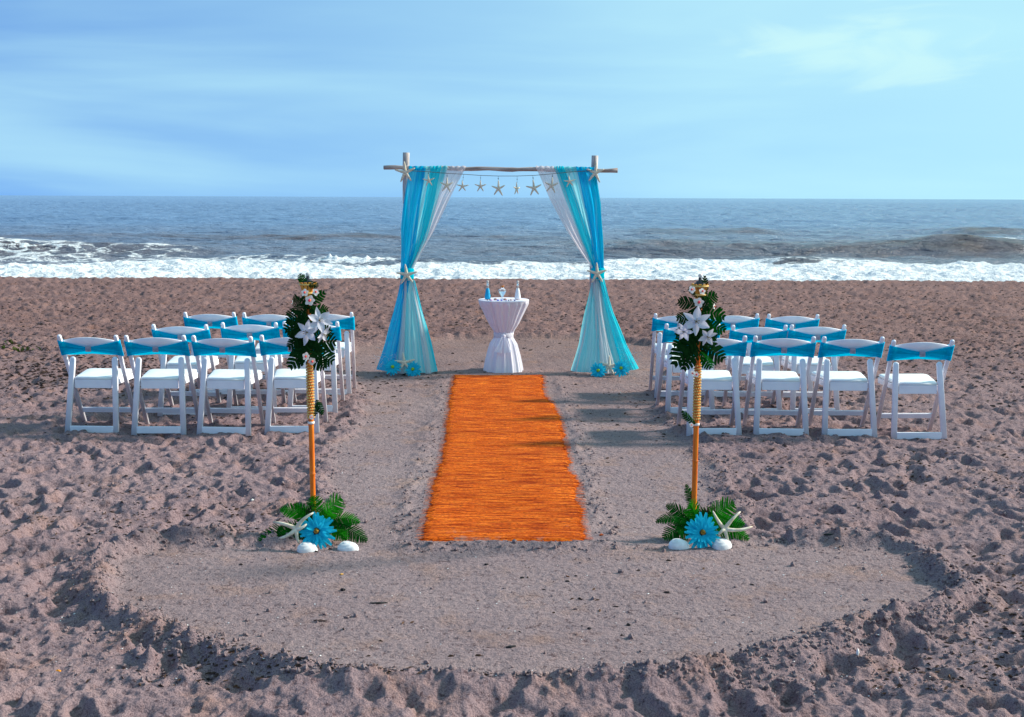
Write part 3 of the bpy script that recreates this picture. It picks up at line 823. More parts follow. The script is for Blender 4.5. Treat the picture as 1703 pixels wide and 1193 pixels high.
# ------------------------------------------------------------------ chairs
def make_chair():
    t = thing('folding_chair', '', 'chair')
    ytop = 0.0; yfoot = 0.405; ztop = 0.785
    def postp(sx, z):
        k = z / ztop
        return Vector((sx * (0.212 + 0.010 * k), yfoot * (1 - k) + ytop * k, z))
    for sx in (-1, 1):
        bm = bmesh.new()
        beam(bm, postp(sx, 0), postp(sx, ztop), 0.030, 0.026, bev=.006, round_end=True)
        obj('front_leg', bm, M_CHAIR, t, True)
    for sx in (-1, 1):
        bm = bmesh.new()
        beam(bm, (sx * 0.193, 0.0, 0), (sx * 0.166, 0.115, 0.600), 0.044, 0.024, bev=.006, round_end=True)
        obj('rear_leg', bm, M_CHAIR, t, True)
    bm = bmesh.new()
    beam(bm, (-0.172, 0.006, 0.040), (0.172, 0.006, 0.040), 0.054, 0.022, side=Vector((0, 0, 1)), bev=.004)
    obj('bottom_bar', bm, M_CHAIR, t, False)
    # front stretcher between the front legs
    bm = bmesh.new()
    p0, p1 = postp(-1, .135), postp(1, .135)
    beam(bm, p0 + Vector((.012, 0, 0)), p1 - Vector((.012, 0, 0)), 0.042, 0.018, side=Vector((0, -.4, 1)).normalized(), bev=.004)
    obj('stretcher', bm, M_CHAIR, t, False)
    # seat frame: rails and aprons
    bm = bmesh.new()
    zr = 0.388
    beam(bm, (-0.146, .085, zr), (0.146, .085, zr), 0.066, 0.020, side=Vector((0, 0, 1)), bev=.003)
    beam(bm, (-0.190, .470, zr + .012), (0.190, .470, zr + .012), 0.046, 0.020, side=Vector((0, 0, 1)), bev=.003)
    for sx in (-1, 1):
        beam(bm, (sx * .152, .096, zr + .006), (sx * .190, .462, zr + .014), 0.044, 0.018, side=Vector((0, 0, 1)), bev=.003)
    obj('seat_frame', bm, M_CHAIR, t, False)
    # padded seat, narrower at the back, rounded front corners
    bm = bmesh.new()
    out = []
    for (x, y) in [(-.146, .078), (.146, .078), (.160, .15), (.190, .40)]:
        out.append((x, y))
    for k in range(6):
        a = k / 5 * math.pi / 2
        out.append((.160 + .034 * math.cos(a), .445 + .040 * math.sin(a)))
    for k in range(6):
        a = math.pi / 2 + k / 5 * math.pi / 2
        out.append((-.160 + .034 * math.cos(a), .445 + .040 * math.sin(a)))
    out += [(-.190, .40), (-.160, .15)]
    cx_, cy_ = 0, .28
    levels = [(1.0, .422), (1.0, .434), (.985, .442), (.93, .446), (.5, .448)]
    rings = [[bm.verts.new((cx_ + (x - cx_) * s_, cy_ + (y - cy_) * s_, z + .006 * (y > .3))) for x, y in out] for s_, z in levels]
    for i in range(len(rings) - 1):
        n = len(out)
        for k in range(n):
            bm.faces.new((rings[i][k], rings[i][(k + 1) % n], rings[i + 1][(k + 1) % n], rings[i + 1][k]))
    bm.faces.new(rings[0][::-1]); bm.faces.new(rings[-1])
    obj('seat', bm, M_PAD, t, True)
    # curved backrest slat
    def backy(x, z): return yfoot * (1 - z / ztop) - 0.030 * (1 - (x / .2) ** 2) + .010
    bm = bmesh.new()
    n = 14
    rows = []
    for i in range(n + 1):
        x = -0.205 + .41 * i / n
        zt = .738 + .030 * (1 - (x / .205) ** 2); zb = .655 + .008 * (1 - (x / .205) ** 2)
        r_ = []
        for z, o in ((zb, 0), (zt - .004, 0), (zt, .007), (zt - .004, .014), (zb, .014)):
            r_.append(bm.verts.new((x, backy(x, z) + o, z)))
        rows.append(r_)
    for i in range(n):
        for k in range(5):
            bm.faces.new((rows[i][k], rows[i][(k + 1) % 5], rows[i + 1][(k + 1) % 5], rows[i + 1][k]))
    bm.faces.new(rows[0]); bm.faces.new(rows[-1][::-1])
    obj('backrest', bm, M_CHAIR, t, True)
    # stretch sash, pinched at the buckle
    nu, nv = 56, 22
    P = []
    for iu in range(nu * 2):
        ang = iu / (nu * 2) * 2
        front = ang >= 1
        w = (ang if not front else 2 - ang) * 2 - 1          # -1..1 across, back then front
        x = w * 0.247
        aw = abs(w)
        for iv in range(nv):
            v = iv / (nv - 1) * 2 - 1
            pin = aw ** 1.25
            if front: pin = 1 - (1 - aw) * .35
            hh = .017 + .047 * pin
            zc = .674
            z = zc + v * hh + (.005 * v if v > 0 else 0) * pin
            ple = math.sin(v * 13 + w * 2.0) * .0026 * (1 - aw * .65) + math.sin(v * 7 + 2 + w * 5) * .0022
            if not front:
                y = backy(min(.2, max(-.2, x)), z) - .012 - (.010 if aw > .8 else .0) - ple
                y -= .006 * (1 - aw) ** 2
            else:
                y = backy(min(.2, max(-.2, x)), z) + .020 + (.010 if aw > .8 else 0) + ple
            ym = yfoot * (1 - z / ztop)
            bl_ = sstep(.72, .86, aw)
            if not front: y = y * (1 - bl_) + min(y, ym - .021 - ple) * bl_
            else: y = y * (1 - bl_) + max(y, ym + .021 + ple) * bl_
            if aw > .93:
                k_ = (aw - .93) / .07
                ym = yfoot * (1 - z / ztop)
                y = y * (1 - k_ ** 2) + ym * k_ ** 2
            P.append((x, y, z))
    P = np.array(P)
    # close the loop
    P = np.vstack([P, P[:nv]])
    me = grid_mesh('sash', P, nu * 2 + 1, nv, True)
    s_ = link('sash', me, M_SASH, t)
    bm = bmesh.new()
    yb = backy(0, .674) - .028
    beam(bm, (-.021, yb, .674), (.021, yb, .674), .042, .008, side=Vector((0, 0, 1)), bev=.002)
    obj('buckle', bm, M_BUCKLE, s_)
    return t
proto = make_chair()
pos_l = ['outermost', 'second from outside', 'third from outside', 'next to runner']
# post-top pixel pairs of every chair, row depth (m)
rows = [
    ('left', 'nearest', 9.00, [(97, 192), (209, 308), (320, 415), (432, 530)], pos_l),
    ('left', 'middle', 9.80, [(254, 346), (369, 461), (472, 561)], ['outermost', 'centre', 'next to runner']),
    ('left', 'farthest', 10.68, [(308, 391), (406, 491), (502, 587)], ['outermost', 'centre', 'next to runner']),
    ('right', 'nearest', 8.90, [(1143, 1240), (1253, 1356), (1368, 1471), (1484, 1587)], pos_l[::-1]),
    ('right', 'middle', 9.84, [(1107, 1196), (1219, 1310), (1316, 1406)], ['next to runner', 'centre', 'outermost']),
    ('right', 'farthest', 10.70, [(1087, 1172), (1178, 1263), (1274, 1360)], ['next to runner', 'centre', 'outermost']),
]
extra = {('left', 'nearest', 3): ' behind torch', ('right', 'nearest', 0): ' behind torch'}
rots = {('left', 'nearest'): [-2, 0, -1.5, 1], ('left', 'middle'): [-1, 1.5, 1], ('left', 'farthest'): [0, 1, 3],
        ('right', 'nearest'): [1, -1, 0, -1], ('right', 'middle'): [3, 0, 1], ('right', 'farthest'): [-1, 1, 0]}
first = True
chair_bases = []
for side, row, d, pairs, names in rows:
    for i, (a, b_) in enumerate(pairs):
        p = (at(a, 555, d) + at(b_, 555, d)) / 2
        o = proto if first else dup(proto)
        first = False
        ang = R(rots[(side, row)][i])
        yy_ = d + rng.uniform(-.03, .03)
        cxk, cyk = p.x - math.sin(ang) * .2, yy_ + .2 * math.cos(ang)
        hs = [sz(cxk + q, cyk + w_, .06) for q in (-.2, .2) for w_ in (-.2, .2)]
        o.location = (p.x, yy_, float(np.mean(hs)) - .010)
        chair_bases.append((p.x, yy_))
        o.rotation_euler = (R(rng.uniform(-.6, .6)), R(rng.uniform(-.5, .5)), ang)
        o['label'] = f'white folding chair with turquoise sash, {row} row {side} of runner, {names[i]}' + extra.get((side, row, i), '')
        o['group'] = 'white folding chairs with turquoise sashes in rows'
        o['category'] = 'chair'

# ------------------------------------------------------------------ arch
AY = 12.40
arch = thing('wedding_arch', 'wooden pole arch with a thin crossbeam at the end of the runner', 'arch', (0, 0, 0))
for px, pt in ((675, 254), (989, 259)):
    p = at(px, pt, AY + .03)
    zb = sz(p.x, AY) - .3
    bm = bmesh.new()
    n = 22
    pts = [Vector((p.x + .004 * math.sin(k * .9), AY + .035, zb + (p.z - zb) * k / n)) for k in range(n + 1)]
    tube(bm, pts, [.034 * (1 + .05 * math.sin(k * 1.7 + px)) for k in range(n + 1)], 14)
    obj('post', bm, M_DRIFT, arch, True)
bl, br = at(638, 279, AY - .03), at(1027, 284, AY - .03)
bm = bmesh.new(); n = 40
tube(bm, [bl.lerp(br, k / n) + Vector((0, 0, .004 * math.sin(k * .8))) for k in range(n + 1)], [.021 * (1 + .08 * math.sin(k * 1.3) + (.14 if k % 9 == 4 else 0)) for k in range(n + 1)], 12)
obj('crossbeam', bm, M_BEAM, arch, True)

def interp_edge(e, t):
    ys_ = [p[1] for p in e]; xs_ = [p[0] for p in e]
    y = ys_[0] + (ys_[-1] - ys_[0]) * t
    return np.interp(y, ys_, xs_), y
def drape(name, left, right, mt, parent, yoff, nf, amp, bulge=0.0, wrap=False, ph=0.0, nr_=56, ncv=72, flare=0.0):
    """hanging cloth between two edge lines given at the arch's distance; folds run down it"""
    P = []
    rws = []
    for i in range(nr_):
        t = i / (nr_ - 1)
        rws.append(t)
    W = []
    if wrap:
        for k in range(7):
            a = math.pi * (1.0 - k / 7)
            W.append((a,))
    total = 0
    for (a,) in W:
        (xl_, yl_), (xr_, yr2) = interp_edge(left, 0), interp_edge(right, 0)
        for j in range(ncv):
            s_ = j / (ncv - 1)
            q = at(xl_ + (xr_ - xl_) * s_, yl_ + (yr2 - yl_) * s_, AY - .03)
            rr = .026 + .003 * math.sin(s_ * nf * 9 + ph) + yoff * .3
            P.append((q.x, AY - .03 + math.sin(a - math.pi / 2) * rr, q.z - .002 + math.cos(a - math.pi / 2) * rr * 1.0))
        total += 1
    for t in rws:
        (xl_, yl_), (xr_, yr2) = interp_edge(left, t), interp_edge(right, t)
        for j in range(ncv):
            s_ = j / (ncv - 1)
            q = at(xl_ + (xr_ - xl_) * s_, yl_ + (yr2 - yl_) * s_, AY - .03)
            w = abs(xr_ - xl_) / 157
            fold = math.sin(2 * math.pi * nf * s_ + ph + 1.3 * math.sin(t * 2.3 + ph)) * .6 + math.sin(2 * math.pi * nf * 2.3 * s_ + ph * 2 + t * 2) * .4
            y = AY - .03 - .030 - yoff - amp * fold * min(1, w / .12 + .25) * (0.35 + .65 * (t if wrap else 1))
            y -= bulge * t * math.sqrt(max(0, 1 - (2 * s_ - 1) ** 2))
            y += flare * t * abs(2 * s_ - 1)
            P.append((q.x + .004 * math.sin(t * 9 + s_ * 20 + ph), y, q.z))
        total += 1
    P = np.array(P)
    me = grid_mesh(name, P, total, ncv, True)
    return link(name, me, mt, parent)

def curtain(side):
    L = side == 'left'
    lab = ('turquoise and white sheer curtain gathered on the left post of the arch' if L else
           'turquoise and white sheer curtain gathered on the right post of the arch')
    root = thing('curtain', lab, 'curtain', group='sheer curtains tied on the arch')
    def X(e):                                     # mirror about the arch's centre line for the right curtain
        return e
    if L:
        drape('fabric_panel', [(680, 281), (673, 330), (668, 380), (667, 446)], [(708, 281), (700, 340), (692, 400), (686, 446)], M_BLUE, root, .016, 2, .012, .02, True, .4)
        drape('fabric_panel', [(694, 281), (684, 340), (676, 400), (669, 446)], [(744, 280), (727, 340), (709, 400), (688, 446)], M_AQUA, root, .006, 3, .012, .02, True, 1.1)
        drape('fabric_panel', [(716, 281), (706, 340), (694, 400), (676, 446)], [(734, 280), (722, 340), (706, 400), (686, 446)], M_CYAN, root, .012, 2, .010, .02, True, 2.1)
        drape('fabric_panel', [(736, 281), (716, 340), (699, 400), (680, 446)], [(775, 280), (748, 330), (722, 385), (703, 418), (688, 446)], M_WHITE, root, .003, 3, .010, .02, True, 3.0)
        drape('fabric_panel', [(667, 466), (655, 520), (641, 570), (627, 612)], [(682, 466), (673, 520), (668, 570), (664, 614)], M_BLUE, root, .020, 3, .010, .13, False, .3)
        drape('fabric_panel', [(668, 466), (664, 520), (658, 570), (650, 614)], [(688, 466), (704, 520), (716, 570), (729, 616)], M_AQUA, root, .006, 5, .014, .20, False, 1.4)
        drape('fabric_panel', [(682, 466), (690, 520), (698, 570), (706, 617)], [(689, 466), (701, 520), (712, 570), (722, 617)], M_WHITE, root, .012, 3, .008, .17, False, 2.4)
        drape('fabric_panel', [(674, 466), (670, 520), (665, 570), (660, 615)], [(677, 466), (678, 520), (678, 570), (680, 617)], M_WHITE, root, .024, 3, .006, .19, False, 2.9)
        drape('fabric_panel', [(686, 466), (700, 520), (713, 570), (720, 616)], [(690, 466), (704, 520), (718, 570), (729, 616)], M_CYAN, root, .012, 2, .006, .05, False, .9)
        tx0, tx1, ty = 666, 688, 456
        nx0, nx1, ny0 = 629, 668, 614
    else:
        drape('fabric_panel', [(958, 282), (972, 340), (982, 400), (985, 446)], [(990, 283), (998, 340), (1001, 400), (1004, 446)], M_BLUE, root, .016, 3, .012, .02, True, .9)
        drape('fabric_panel', [(922, 281), (940, 330), (962, 390), (985, 446)], [(975, 282), (986, 340), (995, 400), (1001, 446)], M_AQUA, root, .006, 3, .012, .02, True, 2.2)
        drape('fabric_panel', [(926, 281), (948, 340), (968, 400), (986, 446)], [(938, 281), (962, 340), (982, 400), (994, 446)], M_CYAN, root, .012, 2, .010, .02, True, .2)
        drape('fabric_panel', [(985, 290), (992, 340), (995, 400), (996, 446)], [(990, 290), (999, 340), (1002, 400), (1004, 446)], M_CYAN, root, .020, 1, .005, .01, False, .2)
        drape('fabric_panel', [(891, 280), (914, 330), (940, 380), (965, 420), (984, 446)], [(930, 281), (950, 340), (972, 400), (991, 446)], M_WHITE, root, .003, 3, .010, .02, True, 1.2)
        drape('fabric_panel', [(992, 464), (1008, 520), (1020, 570), (1030, 613)], [(1004, 464), (1020, 520), (1040, 570), (1062, 611)], M_CYAN, root, .018, 3, .010, .12, False, 1.3)
        drape('fabric_panel', [(984, 464), (972, 520), (962, 570), (949, 615)], [(1000, 464), (1012, 520), (1025, 570), (1040, 614)], M_AQUA, root, .004, 6, .014, .20, False, .7)
        drape('fabric_panel', [(986, 464), (985, 520), (984, 570), (980, 617)], [(998, 464), (1004, 520), (1016, 570), (1030, 615)], M_WHITE, root, .020, 4, .010, .20, False, 2.0)
        drape('fabric_panel', [(984, 466), (975, 520), (964, 570), (950, 615)], [(990, 464), (984, 520), (976, 570), (968, 617)], M_WHITE, root, .016, 3, .008, .10, False, .1)
        tx0, tx1, ty = 983, 1005, 455
        nx0, nx1, ny0 = 1030, 1062, 612
    # tie band
    a, b_ = at(tx0, ty, AY - .05), at(tx1, ty, AY - .05)
    cxn = (a + b_) / 2; rad = (b_ - a).length / 2
    bm = bmesh.new()
    lathe(bm, [(rad * .96, -.055), (rad * 1.04, -.045), (rad * 1.02, -.015), (rad * 1.06, .005), (rad * 1.03, .035), (rad * 1.06, .05), (rad * .95, .06)], 36, (cxn.x, AY - .045, cxn.z),
          lambda r, z, an: r * (1 + .03 * math.sin(an * 7 + z * 60)))
    tb = obj('tie_band', bm, M_TIE, root, True)
    # loose netting at the foot
    bm = bmesh.new()
    for k in range(46):
        x0 = rng.uniform(nx0, nx1); y0 = ny0 - abs(rng.normal(0, 12)) - 1
        q = at(x0, y0, AY - .16 - rng.uniform(0, .03))
        pts = [q]
        dr = rng.uniform(0, 2 * np.pi)
        for j in range(9):
            dr += rng.normal(0, .7)
            q = q + Vector((math.cos(dr) * .016, rng.normal(0, .003), math.sin(dr) * .016 + (.002 if j < 4 else -.002)))
            pts.append(q)
        tube(bm, pts, .0009, 3, cap=False)
    tag(obj('netting', bm, M_NET, root), kind='stuff')
    return root
curtain('left'); curtain('right')

# ------------------------------------------------------------------ starfish
star_meshes = {}
def star_mesh(key, angs, lens, Rr=0.5, thick=.085):
    """finger starfish in the XZ plane, unit span, facing -Y"""
    bm = bmesh.new()
    for a, l in zip(angs, lens):
        a = R(a); dv = Vector((math.sin(a), 0, math.cos(a))); pv = Vector((math.cos(a), 0, -math.sin(a)))
        bend = random.uniform(-.05, .05); pts = []; rr = []
        for k in range(9):
            t = k / 8
            pts.append(dv * (l * Rr * t) + pv * (bend * t * t) + Vector((0, -.012 * math.sin(t * 3), 0)))
            rr.append(thick * (1 - t) ** .9 * .62 + thick * .36 + (-.012 if k == 8 else 0))
        rr[-1] = thick * .22
        tube(bm, pts, rr, 10, side=Vector((0, 1, 0)), flat=.75)
    bmesh.ops.create_icosphere(bm, subdivisions=2, radius=thick * 1.25, matrix=Matrix.Diagonal((1, .7, 1, 1)))
    me = bpy.data.meshes.new('starfish'); bm.to_mesh(me); bm.free()
    me.polygons.foreach_set('use_smooth', [True] * len(me.polygons))
    me.materials.append(M_STAR)
    return me
SM = [star_mesh(0, [0, 74, 146, 215, 287], [1, .98, .95, .97, 1.0]),
      star_mesh(1, [2, 68, 150, 222, 292], [1.05, .9, 1, .95, .92]),
      star_mesh(2, [-3, 78, 140, 208, 283], [.95, 1.05, .9, 1.02, .96])]
def star(name, p, span, lab, group=None, k=0, rz=0.0, ry=0.0, rx=0.0, cat='starfish', hanger=None):
    o = bpy.data.objects.new('starfish', SM[k % 3]); C.objects.link(o)
    o.location = p; o.scale = (span, span, span)
    o.rotation_euler = (rx, ry, rz)
    tag(o, lab, cat, group)
    return o
# string across the arch
sp_ = [(680, 284), (713, 286), (743, 288.5), (770, 290), (799, 292), (829, 293), (859, 293), (888, 292), (917, 289.5), (947, 286.5), (985, 284)]
SY = AY - .11
bm = bmesh.new()
tube(bm, [at(x, y, SY) for x, y in sp_], .0028, 5)
tag(obj('garland_string', bm, M_STRING), 'thin dark string slung between the arch posts carrying the starfish', 'string')
hung = [(713, 300.5, 20, 0, 'under the left curtain\'s blue edge, first from the left'), (743, 308.5, 25, 8, 'in front of the left curtain\'s white panel'),
        (769, 310, 20, 0, 'at the inner edge of the left curtain'), (799, 310, 20, -4, 'first against sky on the left'),
        (829, 314, 26, 4, 'with a rusty brown spot, over the table'), (859, 314, 22, 62, 'turned edge-on and narrowest of the row'),
        (888, 313, 27, 6, 'last against sky on the right'), (917.5, 309, 26, -5, 'before the right curtain\'s white panel'), (947, 302, 20, 10, 'before the right curtain\'s aqua panel')]
for i, (px, py, w, rz, lb) in enumerate(hung):
    p = at(px, py, SY - .012)
    o = star('starfish', p, w / 157 * 1.0, 'small starfish on the arch string, ' + lb, 'starfish hanging from the arch string', i, R(rz), R(random.uniform(-6, 6)), 0)
    yst = float(np.interp(px, [q[0] for q in sp_], [q[1] for q in sp_]))
    top = at(px, yst, SY)
    bm = bmesh.new()
    s_ = 1 / o.scale[0]
    lt = (top - p) * s_
    rot = Matrix.Rotation(-R(rz), 3, 'Z')
    lt = rot @ lt
    armtip = Vector((0, -.03, .42))
    tube(bm, [lt, lt.lerp(armtip, .5), armtip], .010, 5)
    bmesh.ops.create_icosphere(bm, subdivisions=2, radius=.035, matrix=Matrix.Translation(lt.lerp(armtip, .45)))
    obj('hanger', bm, M_BEAD, o)
P4 = [((674, 287), 34, 'big starfish fixed where left post meets crossbeam', 0), ((990, 288), 33, 'big starfish fixed where the right post meets the crossbeam', 1),
      ((676, 457), 35, 'starfish pinned on the turquoise tie of the left curtain', 2), ((993, 455), 34, 'starfish pinned on the turquoise tie of the right curtain', 0)]
for (px, py), w, lb, k in P4:
    p = at(px, py, AY - (.10 if py < 400 else .135))
    star('starfish', p, w / 157 * 1.04, lb, 'big starfish fixed on the arch', k, R(random.uniform(-8, 8)), R(random.uniform(-5, 5)))
for px, py, lb, k, sx in ((672, 603, 'starfish leaning on the left curtain foot between two turquoise daisies', 2, 0), (1013, 609, 'starfish leaning on the right curtain foot between two turquoise daisies', 0, 4)):
    p = at(px, py, AY - .29)
    p.z = max(p.z, sz(p.x, AY - .3) + .075)
    star('starfish', p, 34 / 155, lb, 'starfish at the curtain feet', k, 0, R(sx), R(-14))

# ------------------------------------------------------------------ gerbera daisies
def petal_mesh(L, W, curl, name, mt, pointed=.5, n=6, fold=.15, tipw=.12):
    """petal along +Z from the origin, face -Y"""
    V = []; nc = 5
    for i in range(n + 1):
        t = i / n
        w = W * (math.sin(math.pi * min(1, t * .86 + .07)) ** .7) * (1 - pointed * t ** 4)
        if i == n: w = W * tipw
        for j in range(nc):
            s_ = j / (nc - 1) * 2 - 1
            V.append((s_ * w / 2, -curl * L * t * t + fold * W * (abs(s_)) * (-.5) + .0, L * t))
    return grid_mesh(name, np.array(V), n + 1, nc, True)
def basis(face, up=Vector((0, 0, 1))):
    """matrix taking local -Y to 'face'"""
    f = face.normalized(); yv = -f
    x = yv.cross(up).normalized()
    z = x.cross(yv)
    return Matrix((x, yv, z)).transposed().to_4x4()
pm = [petal_mesh(.098, .026, -.05, 'petal', M_GERB, .15, 7, .25, .42), petal_mesh(.078, .024, .10, 'petal', M_GERB, .15, 7, .25, .42), petal_mesh(.052, .018, .25, 'petal', M_GERB, .2, 6, .25, .4)]
for q in pm: q.materials.append(M_GERB)
def gerbera(p, rad, face, lab, group=None, seed=0):
    rr = random.Random(seed)
    o = thing('gerbera_daisy', lab, 'flower', p, 0, group)
    o.matrix_world = Matrix.Translation(p) @ basis(face)
    k = rad / .098
    o.scale = (k, k, k)
    for ring, (n, y0, mesh) in enumerate(((20, .004, pm[0]), (18, -.004, pm[1]), (15, -.010, pm[2]))):
        for i in range(n):
            a = 2 * math.pi * (i + .5 * ring + rr.uniform(-.22, .22)) / n
            q = bpy.data.objects.new('petal', mesh); C.objects.link(q); q.parent = o
            s_ = rr.uniform(.88, 1.08)
            q.matrix_local = Matrix.Translation((0, y0 + rr.uniform(-.003, .003), 0)) @ Matrix.Rotation(a, 4, 'Y') @ Matrix.Rotation(rr.uniform(-.14, .14), 4, 'X') @ Matrix.Rotation(rr.uniform(-.25, .25), 4, 'Z') @ Matrix.Diagonal((1, 1, s_, 1)) @ Matrix.Translation((0, 0, .008))
    bm = bmesh.new()
    bmesh.ops.create_icosphere(bm, subdivisions=2, radius=1, matrix=Matrix.Translation((0, -.014, 0)) @ Matrix.Diagonal((.015, .010, .015, 1)))
    obj('flower_eye', bm, M_GERBC, o, True)
    bm = bmesh.new()
    bmesh.ops.create_icosphere(bm, subdivisions=2, radius=1, matrix=Matrix.Translation((0, -.009, 0)) @ Matrix.Diagonal((.022, .008, .022, 1)))
    obj('dark_ring', bm, M_GERBR, o, True)
    return o
small = None
def small_gerbera(p, rad, face, lab, seed):
    rr = random.Random(seed)
    o = thing('gerbera_daisy', lab, 'flower', p, 0, 'small turquoise daisies at the curtain feet')
    o.matrix_world = Matrix.Translation(p) @ basis(face)
    k = rad / .098; o.scale = (k, k, k)
    bm = bmesh.new()
    for ring, (n, y0, mesh) in enumerate(((15, .004, pm[0]), (13, -.006, pm[1]))):
        for i in range(n):
            a = 2 * math.pi * (i + .5 * ring + rr.uniform(-.2, .2)) / n
            b2 = bmesh.new(); b2.from_mesh(mesh)
            b2.transform(Matrix.Translation((0, y0, 0)) @ Matrix.Rotation(a, 4, 'Y') @ Matrix.Rotation(rr.uniform(-.2, .2), 4, 'X') @ Matrix.Diagonal((1.35, 1, rr.uniform(.9, 1.05), 1)))
            tmp = bpy.data.meshes.new('t'); b2.to_mesh(tmp); b2.free(); bm.from_mesh(tmp); bpy.data.meshes.remove(tmp)
    obj('petals', bm, M_GERB, o)
    bm = bmesh.new()
    bmesh.ops.create_icosphere(bm, subdivisions=2, radius=1, matrix=Matrix.Translation((0, -.016, 0)) @ Matrix.Diagonal((.020, .012, .020, 1)))
    obj('flower_eye', bm, M_GERBG, o, True)
    return o
for i, (px, py, lb) in enumerate(((653, 611, 'darker turquoise daisy left of the starfish at the left curtain foot'), (687, 615, 'turquoise daisy with green eye right of the starfish at the left curtain foot'),
                                  (995, 617, 'turquoise daisy left of the starfish at the right curtain foot'), (1033, 613, 'turquoise daisy right of the starfish at the right curtain foot'))):
    p = at(px, py, AY - .33); p.z = max(p.z, sz(p.x, p.y) + .045)
    small_gerbera(p, .092, Vector((random.uniform(-.3, .3), -1, .55)), lb, i)

# ------------------------------------------------------------------ covered cocktail table
TY = 12.45; TX = at(837.5, 560, TY).x
zt = at(837.5, 499, TY).z
tab = thing('cocktail_table', 'round cocktail table under a white gathered cloth tied with a sash', 'table', (TX, TY, 0))
z0 = sz(TX, TY) - .02
prof = [(480 + 18, .270), (504, .262), (520, .212), (540, .150), (550, .108), (556, .090), (562, .102), (574, .142), (591, .172), (606, .194), (619, .208)]
zs_ = [(at(837.5, y, TY - (r * .3)).z, r) for y, r in prof]
zs_[0] = (zt, .268)
n_t = 180; P = []
zz = np.linspace(zt - .004, z0, 70)
ar = np.array(sorted(zs_))
pl = rng.random(60) * 6.28
for z in zz:
    r = np.interp(z, ar[:, 0], ar[:, 1])
    zw = at(837.5, 556, TY).z
    upper = z > zw
    for k in range(n_t + 1):
        a = 2 * math.pi * k / n_t
        am = (.016 * (1 - abs(z - zt) / (zt - zw) * .3) * sstep(0, .05, zt - z)) if upper else .011 * sstep(0, .1, zw - z)
        f_ = math.sin(a * 22 + .8 * math.sin(a * 3)) * .6 + math.sin(a * 37 + 1) * .3 + math.sin(a * 13 + .5) * .3
        if not upper: f_ = math.sin(a * 15 + .9 * math.sin(a * 2 + 1)) * .6 + math.sin(a * 29 + 2) * .3 + math.sin(a * 9) * .35
        rr_ = r + am * f_
        P.append((rr_ * math.cos(a), rr_ * math.sin(a), z))
me = grid_mesh('skirt', np.array(P), len(zz), n_t + 1, True)
link('skirt', me, M_TCLOTH, tab)
bm = bmesh.new()
lathe(bm, [(.262, -.012), (.270, -.006), (.271, .0), (.266, .005), (.2, .006), (.01, .006)], 72, (0, 0, zt))
obj('tabletop_cover', bm, M_TCLOTH, tab, False)
zw = at(837.5, 556, TY).z
bm = bmesh.new()
lathe(bm, [(.094, -.038), (.106, -.028), (.103, -.008), (.107, .012), (.096, .028)], 60, (0, 0, zw), lambda r, z, a: r * (1 + .02 * math.sin(a * 9 + z * 90) + .015 * math.sin(a * 23)))
sh_ = obj('sash', bm, M_TCLOTH, tab, True)
bm = bmesh.new()
bmesh.ops.create_icosphere(bm, subdivisions=3, radius=1, matrix=Matrix.Translation((.0, -.112, zw - .008)) @ Matrix.Diagonal((.024, .020, .020, 1)))
obj('knot', bm, M_TCLOTH, sh_, True)
for sx, ln, spr in ((-1, .155, .045), (1, .160, .035)):
    P = []
    for i in range(16):
        t = i / 15
        for j in range(9):
            s_ = j / 8 * 2 - 1
            w = .012 + .030 * t
            P.append((sx * (.012 + spr * t) + s_ * w, -.130 - .085 * t ** .8 + .007 * math.sin(s_ * 5 + t * 3), zw - .012 - ln * t + (.012 * s_ * sx if i == 15 else 0)))
    link('sash_tail', grid_mesh('sash_tail', np.array(P), 16, 9, True), M_TCLOTH, sh_)
ztt = zt + .0065
def on_table(px, dy=0.0):
    return Vector((at(px, 490, TY + dy).x, TY + dy, ztt))
def bottle(px, content, lab, dy):
    p = on_table(px, dy)
    o = thing('sand_bottle', lab, 'bottle', p)
    bm = bmesh.new()
    lathe(bm, [(.020, 0), (.027, .004), (.030, .018), (.028, .045), (.019, .095), (.012, .125), (.0105, .170), (.014, .178), (.014, .186), (.002, .187)], 24)
    obj('glass', bm, M_GLASS, o, True)
    bm = bmesh.new()
    lathe(bm, [(.018, .002), (.0290, .006), (.0318, .019), (.0298, .045), (.0208, .095), (.0145, .118), (.001, .122)], 24)
    obj('sand_filling', bm, content, o, True)
    bm = bmesh.new()
    lathe(bm, [(.008, .168), (.0085, .188), (.012, .190), (.012, .198), (.002, .200)], 16)
    obj('stopper', bm, M_WAX, o, True)
    return o
bottle(811, M_TSAND, 'slim glass bottle of turquoise sand on the left of the white table', -.02)
bottle(861, M_WSAND, 'slim glass bottle of white sand on the right of the white table', -.03)
p = on_table(835.5, .02)
o = thing('glass_vase', 'heart shaped clear glass vase with a cork in the middle of the white table', 'vase', p)
P = []; nn = 40
bm = bmesh.new()
rings = []
for r_, z in [(.022, 0), (.024, .004), (.010, .016), (.013, .030), (.028, .055), (.040, .080), (.038, .100), (.022, .112), (.014, .118), (.014, .130), (.010, .131)]:
    rings.append([bm.verts.new((r_ * math.cos(2 * math.pi * k / 24), .62 * r_ * math.sin(2 * math.pi * k / 24), z)) for k in range(24)])
for i in range(len(rings) - 1):
    for k in range(24): bm.faces.new((rings[i][k], rings[i][(k + 1) % 24], rings[i + 1][(k + 1) % 24], rings[i + 1][k]))
bm.faces.new(rings[0]); bm.faces.new(rings[-1])
obj('glass', bm, M_GLASS, o, True)
bm = bmesh.new(); lathe(bm, [(.011, .124), (.018, .132), (.019, .142), (.003, .144)], 16); obj('stopper', bm, M_CORK, o, True)
